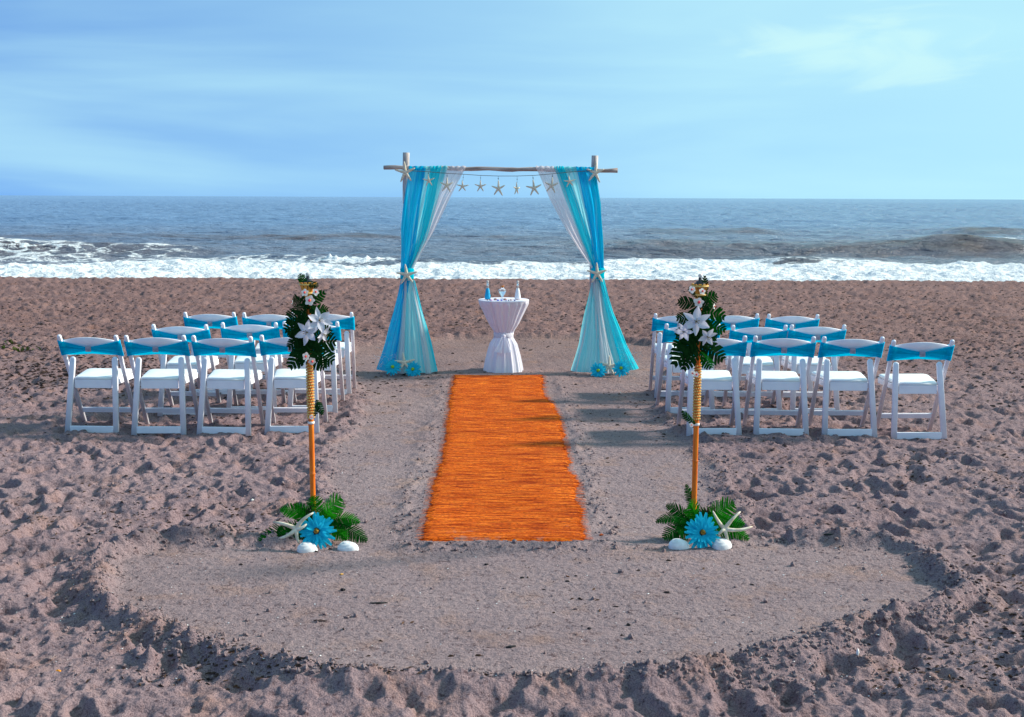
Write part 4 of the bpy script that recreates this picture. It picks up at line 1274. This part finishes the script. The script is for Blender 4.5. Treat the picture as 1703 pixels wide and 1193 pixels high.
bits = [(810.5, -.17, .009, (0.03, .03, .06), 'tiny dark pebble by the turquoise bottle'), (815, -.16, .011, (.05, .02, .10), 'small dark bead next to the turquoise bottle'),
        (817, -.215, .018, (.55, .40, .62), 'pale lilac shell near the table front edge'), (824, -.13, .020, (.40, .22, .20), 'tilted brown shell left of the vase'),
        (828, -.21, .014, (.06, .12, .65), 'flat blue glass gem left of the vase'), (834, -.20, .014, (.05, .09, .62), 'blue glass gem right under the vase'),
        (840, -.14, .020, (.42, .24, .22), 'broad brown shell right of the vase'), (842, -.235, .010, (.40, .35, .75), 'small violet gem at the table front edge'),
        (846, -.22, .009, (.02, .03, .10), 'tiny black bead at the table front edge'), (850, -.18, .016, (.55, .36, .38), 'pink shell left of the white bottle'),
        (856, -.21, .011, (.03, .04, .35), 'dark blue gem in front of the white bottle')]
for px, dy, r_, c, lb in bits:
    p = on_table(px, dy + .02)
    bm = bmesh.new()
    bmesh.ops.create_icosphere(bm, subdivisions=2, radius=1)
    for v in bm.verts:
        v.co *= 1 + .12 * math.sin(v.co.x * 5 + px) * math.cos(v.co.y * 4)
        v.co = Vector((v.co.x * r_, v.co.y * r_ * .8, v.co.z * r_ * .55))
    shl = 'shell' in lb
    o = obj('shell' if shl else 'gem', bm, mat('bit', c, .5 if shl else .15, .5), None, True)
    o.location = p + Vector((0, 0, r_ * .5)); o.rotation_euler = (random.uniform(-.2, .2), random.uniform(-.2, .2), random.uniform(0, 3))
    tag(o, lb, 'shell' if shl else 'decoration', 'shells and glass gems on the table')

# ------------------------------------------------------------------ foliage pieces
def frond(base, tip, width, mt, parent, n=14, up=Vector((0, 0, 1)), arch=.2, lobe=.9, name='leaf', face=Vector((0, -1, .35)), notch=.55, droop=.15, tooth=1.0, solid=0.0):
    """one pinnate leaf: a midrib with a blade split into lobes on both sides"""
    base, tip = Vector(base), Vector(tip)
    ctrl = (base + tip) / 2 + up * arch * (tip - base).length
    bm = bmesh.new()
    uvl = bm.loops.layers.uv.new('UVMap')
    def B(t): return base * (1 - t) ** 2 + ctrl * 2 * t * (1 - t) + tip * t * t
    def T(t): return ((ctrl - base) * (1 - t) + (tip - ctrl) * t).normalized()
    def quad(vs, t0):
        f = bm.faces.new([bm.verts.new(v) for v in vs])
        for l, q in zip(f.loops, ((0, 0), (1, 0), (1, 1), (0, 1))):
            l[uvl].uv = (t0 * 1.3 + q[0] * .15, q[1] * .6)
    for sgn in (-1, 1):
        for i in range(n):
            t0, t1 = (i + .05) / n, (i + .95) / n
            tm = (t0 + t1) / 2
            w = width * 1.75 * (math.sin(math.pi * (tm * .90 + .08)) ** .75)
            tg = T(tm)
            fn = (face - tg * face.dot(tg)).normalized()
            sv = tg.cross(fn).normalized() * sgn
            outv = (sv * (1.0) + tg * .55).normalized() * w
            outv += -fn * droop * w + Vector((random.uniform(-1, 1), random.uniform(-1, 1), random.uniform(-1, 1))) * w * .08
            seg = (B(t1) - B(t0))
            a, b_ = B(t0), B(t1)
            mid0 = a + outv * .55 + fn * .04 * w; mid1 = b_ + outv * .55 + fn * .04 * w
            c_ = a + outv * .55 + (b_ - a) * (.5 + .5 * lobe); d_ = a + outv * .55 + (b_ - a) * (.5 - .5 * lobe)
            tp = (a + b_) / 2 + outv + seg * .1
            quad([a, b_, c_, d_], tm)
            tw = seg * .34 * tooth
            quad([d_, c_, tp + tw, tp - tw], tm)
    pts = [B(k / 8) - face.normalized() * -.001 for k in range(9)]
    rr = [max(.0008, width * .035 * (1 - k / 9)) for k in range(9)]
    tube(bm, pts, rr, 4)
    me = bpy.data.meshes.new(name); bm.to_mesh(me); bm.free()
    return link(name, me, mt, parent)

lily_petal = petal_mesh(.062, .030, .32, 'petal', M_LILY, .75, 7, .35); lily_petal.materials.append(M_LILY)
orc_petal = petal_mesh(.028, .022, .12, 'petal', M_ORC, .2, 5, .1); orc_petal.materials.append(M_ORC)
def stamen_mesh():
    bm = bmesh.new()
    for k in range(5):
        a = k * 1.26
        tube(bm, [(0, 0, 0), (math.sin(a) * .006, -.018, math.cos(a) * .006), (math.sin(a) * .011, -.030, math.cos(a) * .011)], [.0012, .001, .0022], 4)
    bmesh.ops.create_icosphere(bm, subdivisions=1, radius=.006)
    me = bpy.data.meshes.new('stamen'); bm.to_mesh(me); bm.free(); me.materials.append(M_STAM)
    return me
STM = stamen_mesh()
def dot_mesh(r, mt, y=-.006):
    bm = bmesh.new(); bmesh.ops.create_icosphere(bm, subdivisions=1, radius=r, matrix=Matrix.Translation((0, y, 0)) @ Matrix.Diagonal((1, .8, 1.1, 1)))
    me = bpy.data.meshes.new('throat'); bm.to_mesh(me); bm.free(); me.materials.append(mt); return me
THO, THP = dot_mesh(.0085, M_ORANGE), dot_mesh(.007, M_PINK, -.012)
def bloom(kind, p, s, face, parent, roll=0.0):
    f = bpy.data.objects.new('lily' if kind == 'lily' else 'orchid', STM if kind == 'lily' else THO)
    C.objects.link(f); f.parent = parent
    f.matrix_local = Matrix.Translation(p) @ basis(Vector(face)) @ Matrix.Rotation(roll, 4, 'Y') @ Matrix.Scale(s, 4)
    n = 6 if kind == 'lily' else 5
    for k in range(n):
        q = bpy.data.objects.new('petal', lily_petal if kind == 'lily' else orc_petal); C.objects.link(q); q.parent = f
        q.matrix_local = Matrix.Rotation(2 * math.pi * k / n + random.uniform(-.1, .1), 4, 'Y') @ Matrix.Rotation(-.35 if kind == 'lily' and k % 2 else -.15, 4, 'X') @ Matrix.Diagonal((1 if k % 2 else 1.25, 1, random.uniform(.9, 1.08), 1))
    if kind != 'lily':
        q = bpy.data.objects.new('throat', THP); C.objects.link(q); q.parent = f
    return f

# ------------------------------------------------------------------ torches with flower garlands
def torch(side):
    L = side == 'left'
    base = (522, 893) if L else (1153, 893)
    gx_, gy_ = ground(*base)
    gy_ = 6.22
    top = at(512, 480, gy_) if L else at(1164, 480, gy_)
    bx = at(base[0], 880, gy_).x
    t = thing('tiki_torch', f'orange bamboo tiki torch standing {side} of the runner with cane bead wrap', 'torch', (0, 0, 0), 0, 'bamboo torches beside the runner')
    b0 = Vector((bx, gy_, sz(bx, gy_) - .15)); t0 = Vector((top.x, gy_, top.z))
    def ax(z): return b0.lerp(t0, (z - b0.z) / (t0.z - b0.z))
    def axp(py): return ax(at(500, py, gy_).z)
    bm = bmesh.new(); pts = []; rr = []
    nodes = [at(500, y, gy_).z for y in ((788, 705, 640, 560) if L else (764, 700, 640, 560))]
    for k in range(60):
        z = b0.z + (t0.z - b0.z) * k / 59
        pts.append(ax(z)); rr.append(.0150 - .0012 * k / 59)
    for zn in nodes:
        for dz, r in ((-.006, .0150), (-.003, .0166), (.003, .0166), (.006, .0150)):
            pts.append(ax(zn + dz)); rr.append(r)
    o_ = sorted(range(len(pts)), key=lambda i: pts[i].z)
    tube(bm, [pts[i] for i in o_], [rr[i] for i in o_], 14)
    obj('pole', bm, M_BAMBOO, t, True)
    # rings of beads wound round the pole
    bm = bmesh.new()
    y = 606
    zt_, zb_ = axp(606).z, axp(694).z
    nrg = 20
    for i in range(nrg):
        c = ax(zt_ + (zb_ - zt_) * i / (nrg - 1))
        for k in range(13):
            a = 2 * math.pi * (k + .5 * (i % 2)) / 13
            bmesh.ops.create_icosphere(bm, subdivisions=1, radius=.0052, matrix=Matrix.Translation(c + Vector((math.cos(a) * .0185, math.sin(a) * .0185, 0))) @ Matrix.Diagonal((.8, .8, 1.2, 1)))
    obj('bead_wrap', bm, M_CANE, t, True)
    bm = bmesh.new()
    c = axp(703)
    lathe(bm, [(.0165, -.007), (.0185, -.005), (.0185, .005), (.0165, .007)], 20, c)
    obj('white_band', bm, M_WAX, t, True)
    # basket of bamboo splints, canister, wick knob
    ctop = axp(500)
    bm = bmesh.new()
    for k in range(11):
        a = 2 * math.pi * k / 11
        dv = Vector((math.cos(a), math.sin(a), 0))
        beam(bm, ctop + dv * .014, ctop + dv * .044 + Vector((0, 0, .098)), .016, .004, side=Vector((-dv.y, dv.x, 0)), bev=0)
    obj('basket', bm, M_SPLINT, t)
    bm = bmesh.new()
    for zz_, r in ((.040, .030), (.086, .043)):
        tube(bm, [ctop + Vector((math.cos(a) * r, math.sin(a) * r, zz_)) for a in np.linspace(0, 2 * np.pi, 25)], .0055, 6, cap=False)
    obj('basket_hoop', bm, M_CANE, t, True)
    bm = bmesh.new()
    lathe(bm, [(.020, .02), (.034, .06), (.034, .098), (.022, .104), (.020, .112), (.009, .114), (.009, .130), (.003, .131)], 20, ctop)
    cn = obj('canister', bm, M_BLACK, t, True)
    bm = bmesh.new()
    bmesh.ops.create_icosphere(bm, subdivisions=2, radius=.0115, matrix=Matrix.Translation(ctop + Vector((0, 0, .139))))
    obj('wick_knob', bm, M_KNOB, cn, True)
    # garland
    g = thing('flower_garland', f'dark leaf garland with white lilies and orchids wired to the {side} torch', 'flowers', (0, 0, 0), 0, 'flower garlands on the torches')
    def Q(px, py, dy=-.03): return at(px, py, gy_ + dy)
    if L:
        leaves = [((507, 482), (499, 456), .017), ((505, 505), (540, 487), .022), ((514, 520), (545, 515), .02), ((505, 500), (487, 500), .022), ((508, 505), (494, 525), .03),
                  ((510, 520), (479, 532), .034), ((512, 530), (474, 549), .036), ((514, 540), (484, 568), .034), ((510, 555), (480, 578), .030), ((520, 545), (500, 585), .03),
                  ((515, 570), (482, 612), .030), ((517, 575), (557, 570), .040), ((520, 585), (553, 602), .034), ((518, 560), (550, 548), .026), ((516, 590), (540, 612), .030), ((512, 590), (492, 596), .03),
                  ((512, 500), (520, 540), .030), ((508, 520), (505, 560), .036), ((514, 550), (520, 600), .034), ((500, 540), (488, 560), .03), ((515, 510), (535, 530), .026), ((510, 470), (528, 478), .016),
                  ((505, 485), (515, 512), .03), ((520, 560), (530, 590), .034), ((506, 575), (495, 590), .028), ((526, 665), (536, 690), .014), ((522, 693), (529, 668), .012)]
        bright = {0, 1, 2}
        blooms = [('lily', (511, 553), 1.05, (-.25, -1, .1), .2), ('lily', (531, 533), 1.05, (.45, -1, .2), .9), ('lily', (538, 556), .75, (.9, -.6, -.5), .4),
                  ('orchid', (515, 500), 1.0, (0, -1, .2), .3), ('orchid', (507, 487), .75, (-.2, -1, .3), 0), ('orchid', (525, 486), .70, (.3, -1, .4), .6),
                  ('orchid', (509, 593), .80, (-.2, -1, 0), .1), ('orchid', (519, 601), .80, (.3, -1, -.2), .7), ('orchid', (518, 694), .5, (-.2, -1, .2), .2), ('orchid', (486, 503), .4, (-1, -.5, .3), .2)]
    else:
        leaves = [((1172, 492), (1172, 459), .014), ((1165, 500), (1192, 492), .026), ((1162, 495), (1146, 478), .016), ((1160, 505), (1128, 502), .024), ((1165, 520), (1205, 528), .030),
                  ((1160, 525), (1126, 530), .026), ((1162, 535), (1124, 558), .024), ((1168, 540), (1206, 550), .026), ((1160, 555), (1120, 575), .022), ((1162, 560), (1121, 607), .040), ((1160, 575), (1137, 615), .030),
                  ((1165, 570), (1203, 598), .036), ((1165, 585), (1183, 612), .026), ((1160, 515), (1150, 560), .036), ((1165, 520), (1175, 565), .034), ((1160, 560), (1160, 605), .036), ((1163, 545), (1188, 580), .032),
                  ((1155, 535), (1140, 570), .034), ((1162, 500), (1160, 530), .034), ((1165, 485), (1180, 515), .028), ((1157, 705), (1134, 684), .014), ((1168, 555), (1192, 560), .026), ((1158, 560), (1132, 590), .032)]
        bright = {1, 4, 7, 8, 12}
        blooms = [('lily', (1158, 535), 1.2, (-.05, -1, .15), .0), ('lily', (1138, 552), .85, (-.75, -.9, -.1), .5), ('lily', (1176, 560), .85, (.35, -1, -.35), .3),
                  ('orchid', (1162, 503), 1.0, (.1, -1, .15), .2), ('orchid', (1151, 482), .75, (-.3, -1, .3), .6), ('orchid', (1168, 485), .7, (.3, -1, .5), .2), ('orchid', (1188, 510), .55, (1, -.6, 0), .2),
                  ('orchid', (1158, 623), .6, (.1, -1, .1), .2), ('orchid', (1152, 621), .55, (-.5, -1, .0), .8), ('orchid', (1150, 707), .45, (-.3, -1, .2), .2)]
    random.seed(31 if L else 57)
    for i, (a, b_, w) in enumerate(leaves):
        dy = random.uniform(-.075, .01) if i > 3 else -.02
        face = Vector((random.uniform(-.4, .4), -1, random.uniform(.0, .7)))
        frond(Q(*a, -.012 + dy * .3), Q(*b_, dy), w, M_FERND if i in bright else M_LEAF, g, n=8 if w > .02 else 9, arch=random.uniform(-.1, .16), face=face, lobe=1.0, tooth=1.25, droop=random.uniform(0, .3), name='leaf')
    for kd, (px, py), s_, fc, ro in blooms:
        bloom(kd, Q(px, py, -.095 if kd == 'lily' else -.085), s_, fc, g, ro)
    # stem that ties the garland to the pole
    bm = bmesh.new()
    pts = []
    for k in range(60):
        t_ = k / 59; z = axp(485).z + (axp(605).z - axp(485).z) * t_
        a = t_ * 22
        pts.append(ax(z) + Vector((math.cos(a) * .019, math.sin(a) * .019, 0)))
    tube(bm, pts, .0035, 5)
    obj('stem', bm, M_LEAF, g, True)
    # fern, daisy, starfish and shells at the foot
    fr = thing('fern', f'bunch of green fern fronds stuck in the sand at the foot of the {side} torch', 'fern', (0, 0, 0), 0, 'fern bunches at the torch feet')
    zg = sz(bx, gy_)
    def F(px, py, dy): 
        q = at(px, py, gy_ + dy)
        q.z = max(q.z, sz(q.x, q.y) + .006)
        return q
    if L:
        fl = [((520, 885), (432, 904), -.14, .055, 1, .10, 26), ((515, 882), (462, 893), -.02, .040, 1, .15, 20), ((522, 872), (466, 848), -.06, .030, 0, .30, 18), ((526, 868), (488, 838), .02, .022, 1, .15, 16), ((530, 872), (521, 826), -.02, .032, 0, .1, 16),
              ((534, 870), (567, 828), -.04, .042, 0, .18, 18), ((536, 876), (550, 845), -.12, .036, 0, .2, 14), ((538, 872), (598, 869), -.04, .028, 0, .30, 18), ((538, 876), (583, 877), -.10, .020, 1, .25, 16), ((540, 880), (610, 900), -.14, .034, 1, .22, 24),
              ((540, 882), (577, 897), -.16, .030, 0, .2, 16), ((520, 878), (500, 852), -.02, .036, 1, .2, 14), ((530, 880), (545, 862), .02, .04, 1, .2, 14)]
        dp, sp2 = (527, 884), (493, 880)
    else:
        fl = [((1163, 870), (1141, 806), .02, .020, 1, .04, 22), ((1158, 872), (1108, 841), -.04, .026, 1, .15, 18), ((1155, 876), (1091, 869), -.08, .024, 1, .35, 22), ((1155, 880), (1104, 896), -.12, .034, 1, .28, 18), ((1160, 870), (1147, 838), -.10, .034, 0, .15, 16),
              ((1170, 872), (1221, 838), -.04, .044, 0, .15, 20), ((1172, 878), (1238, 872), -.06, .034, 0, .25, 20), ((1172, 882), (1245, 897), -.12, .032, 0, .25, 24), ((1160, 878), (1122, 868), .0, .04, 1, .2, 16), ((1165, 875), (1190, 850), .02, .036, 1, .15, 14), ((1162, 878), (1175, 850), -.02, .04, 1, .15, 14),
              ((1155, 885), (1128, 885), -.1, .045, 1, .2, 14)]
        dp, sp2 = (1168, 886), (1205, 880)
    for a, b_, dy, w, dk, ar_, nn_ in fl:
        frond(F(*a, -.03), F(*b_, dy), w, M_FERND if dk else M_FERN, fr, n=nn_, arch=ar_, lobe=1.0, tooth=.75, name='frond', face=Vector((random.uniform(-.3, .3), -1, .9)), droop=.25)
    # curling tendrils
    bm = bmesh.new()
    for k in range(5):
        q = F(525 if L else 1165, 870, -.03); pts = [q]
        dx = (random.uniform(-.09, -.01) if L else random.uniform(.0, .10))
        for j in range(1, 10):
            t_ = j / 9
            pts.append(q + Vector((dx * t_ + .01 * math.sin(t_ * 7 + k), .0, random.uniform(.05, .11) * math.sin(t_ * 2.3))))
        tube(bm, pts, .0012, 4)
    obj('tendril', bm, M_WEED, fr)
    dpos = at(*dp, gy_ - .20)
    gerbera(dpos, .094, Vector((-.1 if L else .1, -1, .42)), f'large turquoise gerbera daisy among the ferns of the {side} torch', 'large turquoise daisies at the torch feet', 3 if L else 8)
    # finger starfish standing in the ferns
    if L:
        me = star_mesh(9, [26, 97, 172, 219, 298], [.98, .42, .66, .82, 1.05], .122, .0135)
    else:
        me = star_mesh(10, [32, 104, 170, 262, 312], [1.02, 1.22, .80, .35, .92], .120, .0125)
    o = bpy.data.objects.new('starfish', me); C.objects.link(o)
    o.location = at(*sp2, gy_ - .19)
    o.rotation_euler = (R(-12), 0, R(-6 if L else 8))
    tag(o, f'long fingered cream starfish beside the daisy at the {side} torch', 'starfish', 'starfish at the torch feet')
torch('left'); torch('right')

def shell(px, py, w, h, lab, rz):
    x, y = ground(px, py + 6)
    bm = bmesh.new()
    nu_, nv_ = 40, 12
    rings = []
    for i in range(nv_ + 1):
        t = i / nv_
        rg = []
        for k in range(nu_):
            a = 2 * math.pi * k / nu_
            rib = 1 + .018 * math.sin(a * 18) * math.sin(t * math.pi * .5)
            rr_ = math.sin(t * math.pi / 2) * rib
            egg = 1 + .18 * math.cos(a)
            rg.append(bm.verts.new((math.cos(a) * rr_ * w / 2 * egg, math.sin(a) * rr_ * w * .36, math.cos(t * math.pi / 2) ** .8 * h + .002 * math.sin(t * 22))))
        rings.append(rg)
    for i in range(nv_):
        for k in range(nu_): bm.faces.new((rings[i][k], rings[i][(k + 1) % nu_], rings[i + 1][(k + 1) % nu_], rings[i + 1][k]))
    bmesh.ops.remove_doubles(bm, verts=bm.verts, dist=1e-5)
    o = obj('seashell', bm, M_SHELL, None, True)
    o.location = (x, y, sz(x, y) - .004)
    o.rotation_euler = (R(14), R(-6), rz)
    tag(o, lab, 'seashell', 'white seashells at the torch feet')
shell(508, 905, .108, .052, 'rounded white seashell below the daisy at the left torch', .1)
shell(576, 901, .118, .046, 'elongated white seashell to the right of the left torch\'s ferns', -.25)
shell(1126, 904, .112, .052, 'ribbed white seashell left of the daisy at the right torch', -.2)
shell(1198, 905, .108, .050, 'white seashell under the starfish at the right torch', .2)

# ------------------------------------------------------------------ bits lying on the sand
def lump(px, py, sx, sy, szz, c, lab, cat, name, rz=0.0, pts=None):
    x, y = ground(px, py)
    bm = bmesh.new()
    bmesh.ops.create_icosphere(bm, subdivisions=2, radius=1)
    for v in bm.verts:
        v.co *= 1 + .28 * math.sin(v.co.x * 4 + px) * math.cos(v.co.y * 3.3 + py) + .12 * math.sin(v.co.z * 7)
        v.co = Vector((v.co.x * sx / 2, v.co.y * sy / 2, v.co.z * szz / 2))
    o = obj(name, bm, mat(name, c, .7, .25), None, False)
    o.location = (x, y, sz(x, y) + szz * .25); o.rotation_euler = (0, 0, rz)
    return tag(o, lab, cat, 'litter on the raked sand')
lump(630, 1000, .085, .012, .008, (.012, .015, .014), 'thin black stick lying on the raked sand below the left torch', 'stick', 'stick', .05)
lump(570, 979, .022, .018, .016, (.012, .010, .012), 'round black pebble below the left torch', 'pebble', 'pebble')
lump(532, 1031, .055, .010, .008, (.10, .06, .05), 'thin brown twig at the left of the raked circle', 'stick', 'stick', -.1)
lump(514, 1087, .030, .008, .008, (.015, .012, .012), 'short dark twig near the lower left rim', 'stick', 'stick', .5)
lump(568, 951, .020, .012, .010, (.75, .38, .10), 'orange shell chip below the left torch', 'shell', 'shell_chip')
lump(809, 936, .020, .014, .010, (.012, .010, .012), 'dark seaweed speck below the runner end', 'seaweed', 'seaweed_bit')
lump(868, 959, .018, .012, .010, (.02, .015, .015), 'small dark seaweed speck right of the circle centre', 'seaweed', 'seaweed_bit')
lump(944, 966, .022, .012, .010, (.02, .014, .012), 'dark bark chip beside a brown one on the raked sand', 'bark chip', 'bark_chip', -.5)
lump(944, 958, .022, .008, .008, (.28, .10, .05), 'reddish brown bark chip on the raked sand', 'bark chip', 'bark_chip', -.8)
lump(850, 1071, .040, .014, .010, (.015, .015, .018), 'curled black seaweed strand on the lower raked sand', 'seaweed', 'seaweed_bit', .3)
lump(980, 1041, .018, .014, .012, (.02, .014, .02), 'dark pebble right of the circle centre', 'pebble', 'pebble')
lump(1045, 1036, .020, .016, .012, (.012, .010, .012), 'black seaweed knot on the right half of the raked sand', 'seaweed', 'seaweed_bit')
lump(1034, 1051, .012, .010, .010, (.015, .012, .014), 'tiny black pebble under the seaweed knot', 'pebble', 'pebble')
lump(1109, 984, .030, .012, .010, (.015, .012, .014), 'flat black chip below the right torch', 'bark chip', 'bark_chip')
lump(1511, 1023, .020, .016, .016, (.010, .010, .012), 'black pebble at the right rim of the raked circle', 'pebble', 'pebble')
lump(773, 1127, .034, .016, .012, (.62, .15, .08), 'salmon pink shell chip on the lower rim', 'shell', 'shell_chip', -.1)
lump(628, 1131, .034, .010, .010, (.60, .38, .28), 'pale brown shell sliver on the lower rim', 'shell', 'shell_chip', -.5)
lump(637, 1134, .018, .012, .010, (.03, .03, .05), 'dark blue mussel bit next to the brown sliver', 'shell', 'shell_chip')
lump(97, 1117, .022, .012, .010, (.85, .30, .03), 'bright orange shell chip in the rough sand at lower left', 'shell', 'shell_chip')
lump(1426, 1098, .012, .012, .034, (.85, .82, .80), 'upright white shell shard in the rough sand at lower right', 'shell', 'shell_chip', .4)
lump(1000, 891, .024, .010, .014, (.55, .10, .02), 'orange burlap scrap by the runner\'s near right corner', 'scrap', 'burlap_scrap')
lump(1378, 902, .05, .012, .010, (.012, .014, .012), 'black twig on the upper right rim of the raked circle', 'stick', 'stick', -.05)
lump(420, 833, .020, .012, .012, (.80, .78, .74), 'white shell chip in rough sand in front of the left chairs', 'shell', 'shell_chip', .7)

# seaweed crumbs and dark flecks for far sand shade, uncountable
def scatter(n, sampler, lmin, lmax, mt, name, lab, cat, wr=.16):
    V = []; F = []
    for k in range(n):
        x, y = sampler()
        z = sz(x, y)
        L_ = rng.uniform(lmin, lmax) ; w = L_ * rng.uniform(wr * .5, wr * 1.6); a = rng.normal(0, .8 if y < 11 else .35); hgt = L_ * rng.uniform(.08, .30)
        c, s = math.cos(a), math.sin(a)
        i0 = len(V)
        k3 = [(-.5, 0, -.1), (-.15, .5, .9), (.2, -.5, 1.0), (.5, .1, -.1), (0, .8, 0), (0, -.8, 0)]
        for (u_, v_, q) in k3:
            uu = u_ * L_ + rng.normal(0, L_ * .06); vv = v_ * w
            V.append((x + uu * c - vv * s, y + uu * s + vv * c, z + q * hgt + .001))
        F += [(i0, i0 + 5, i0 + 2, i0 + 1), (i0, i0 + 1, i0 + 4), (i0 + 1, i0 + 2, i0 + 3, i0 + 4), (i0 + 2, i0 + 5, i0 + 3)]
    me = bpy.data.meshes.new(name); me.from_pydata(V, [], F)
    o = link(name, me, mt)
    return tag(o, lab, cat, None, 'stuff')
def s_rough():
    while True:
        y = 1 / rng.uniform(1 / 22, 1 / 4.2); x = rng.uniform(-.5, .5) * y
        su = SU[int((y - Y0) / RES), int((x - X0) / RES)]
        if su < .05 and rng.random() > (.05 if y < 8 else .3): continue
        if perlin(np.array([x * .7]), np.array([y * .7]), 90)[0] > rng.uniform(-.2, .6): return x, y
def s_left():
    return rng.normal(-4.3, 1.4), rng.normal(11.9, .55)
def s_all():
    y = 1 / rng.uniform(1 / 14, 1 / 4.2); return rng.uniform(-.48, .48) * y, y
def s_far():
    while True:
        y = 1 / rng.uniform(1 / 24.8, 1 / rng.uniform(9.5, 14)); x = rng.uniform(-.46, .46) * y
        if SU[int((y - Y0) / RES), int((x - X0) / RES)] > .1 or rng.random() < .06: return x, y
def s_chair():
    cx_, cy_ = chair_bases[rng.integers(0, len(chair_bases))]
    return cx_ + rng.normal(0, .35), cy_ + rng.normal(.3, .4)
scatter(5200, s_rough, .008, .035, M_WEED, 'seaweed_crumbs', 'dark dried seaweed crumbs strewn in patches over the sand', 'seaweed')
scatter(2600, s_left, .012, .06, M_WEED, 'seaweed_wrack', 'brown band of seaweed wrack on the sand left of the chairs', 'seaweed')
M_FARSHADE = vary(mat('far_shade_tone', (0.09, 0.055, 0.045), .8, .2), (0.045, 0.028, 0.026), (0.13, 0.08, 0.062), 5)
scatter(12000, s_far, .012, .062, M_FARSHADE, 'far_shade_flecks', 'dark flecks standing in for shaded hollows over the far beach up to the surf', 'seaweed', .22)  # dark flecks added as the shaded faces and crevices of the far sand
scatter(900, s_chair, .012, .045, M_WEED, 'seaweed_tufts', 'dark seaweed tufts trodden in around the chair legs', 'seaweed')
scatter(700, s_all, .004, .010, M_SHELL, 'shell_grit', 'white shell grit sprinkled on the sand', 'shell grit', .5)
# sand clods on the rims
def clods():
    base_ = bmesh.new(); bmesh.ops.create_icosphere(base_, subdivisions=1, radius=1)
    bv = np.array([v.co[:] for v in base_.verts]); bf = np.array([[v.index for v in f.verts] for f in base_.faces]); base_.free()
    V = []; F = []
    n = 0
    while n < 9000:
        x, y = s_all()
        if not (Y0 < y < 20): continue
        su = float(bil(SU, np.array([(x - X0) / RES]), np.array([(y - Y0) / RES]))[0])
        pr = math.exp(-((su - .1) / .13) ** 2) + (.12 if su > 0 else .015)
        if abs(x + .6) < .08 and 6.2 < y < 11.5 or abs(x - .53) < .08 and 6.2 < y < 11.5 or abs(y - 6.02) < .08 and -.65 < x < .55: pr = .6
        if -.48 < x < .42 and 6.1 < y < 12: continue
        if rng.random() > pr: continue
        r = min(.013, .0025 + rng.exponential(.0030))
        p = bv * r * rng.uniform(.7, 1.2, (1, 3)) * (1 + rng.normal(0, .24, (len(bv), 1))) + np.array([x, y, sz(x, y) + r * .3])
        F.append(bf + n * len(bv)); V.append(p); n += 1
    me = bpy.data.meshes.new('sand_clods'); me.from_pydata(np.vstack(V).tolist(), [], np.vstack(F).tolist())
    o = link('sand_clods', me, M_SAND, None, False)
    tag(o, 'loose sand clods along the rims of the raked sand', 'sand clods', None, 'stuff')
clods()

# trailing beach vine at the far left
M_VINE = leafmat('vine_leaf', (0.012, 0.04, 0.006), (0.07, 0.11, 0.012), .3)
def vine(px, py, n, lab, seed):
    random.seed(seed)
    x, y = ground(px, py)
    v = thing('beach_vine', lab, 'plant', (0, 0, 0), 0, 'beach vines left of the chairs')
    bm = bmesh.new()
    pts = []
    for k in range(14):
        t_ = k / 13 - .5
        pts.append((x + t_ * .7, y + .06 * math.sin(k * .8), sz(x + t_ * .7, y) + .02 + .012 * math.sin(k * 1.7)))
    tube(bm, pts, .005, 5)
    obj('stem', bm, M_WEED, v, True)
    for k in range(n):
        a = random.uniform(-.5, .5) * (.12 if k < n * .6 else .5)
        p0 = Vector((x + a, y, sz(x + a, y) + .01))
        p1 = p0 + Vector((random.uniform(-.05, .05), random.uniform(-.06, .02), random.uniform(.015, .06)))
        frond(p0, p1, .016, M_VINE, v, n=5, arch=.1, lobe=1.0, tooth=1.2, name='leaf', face=Vector((random.uniform(-.5, .5), -1, .8)))
vine(38, 586, 8, 'green leafed beach vine on the sand left of the chairs', 4)
vine(14, 580, 5, 'yellowish smaller beach vine at the left edge of the picture', 9)
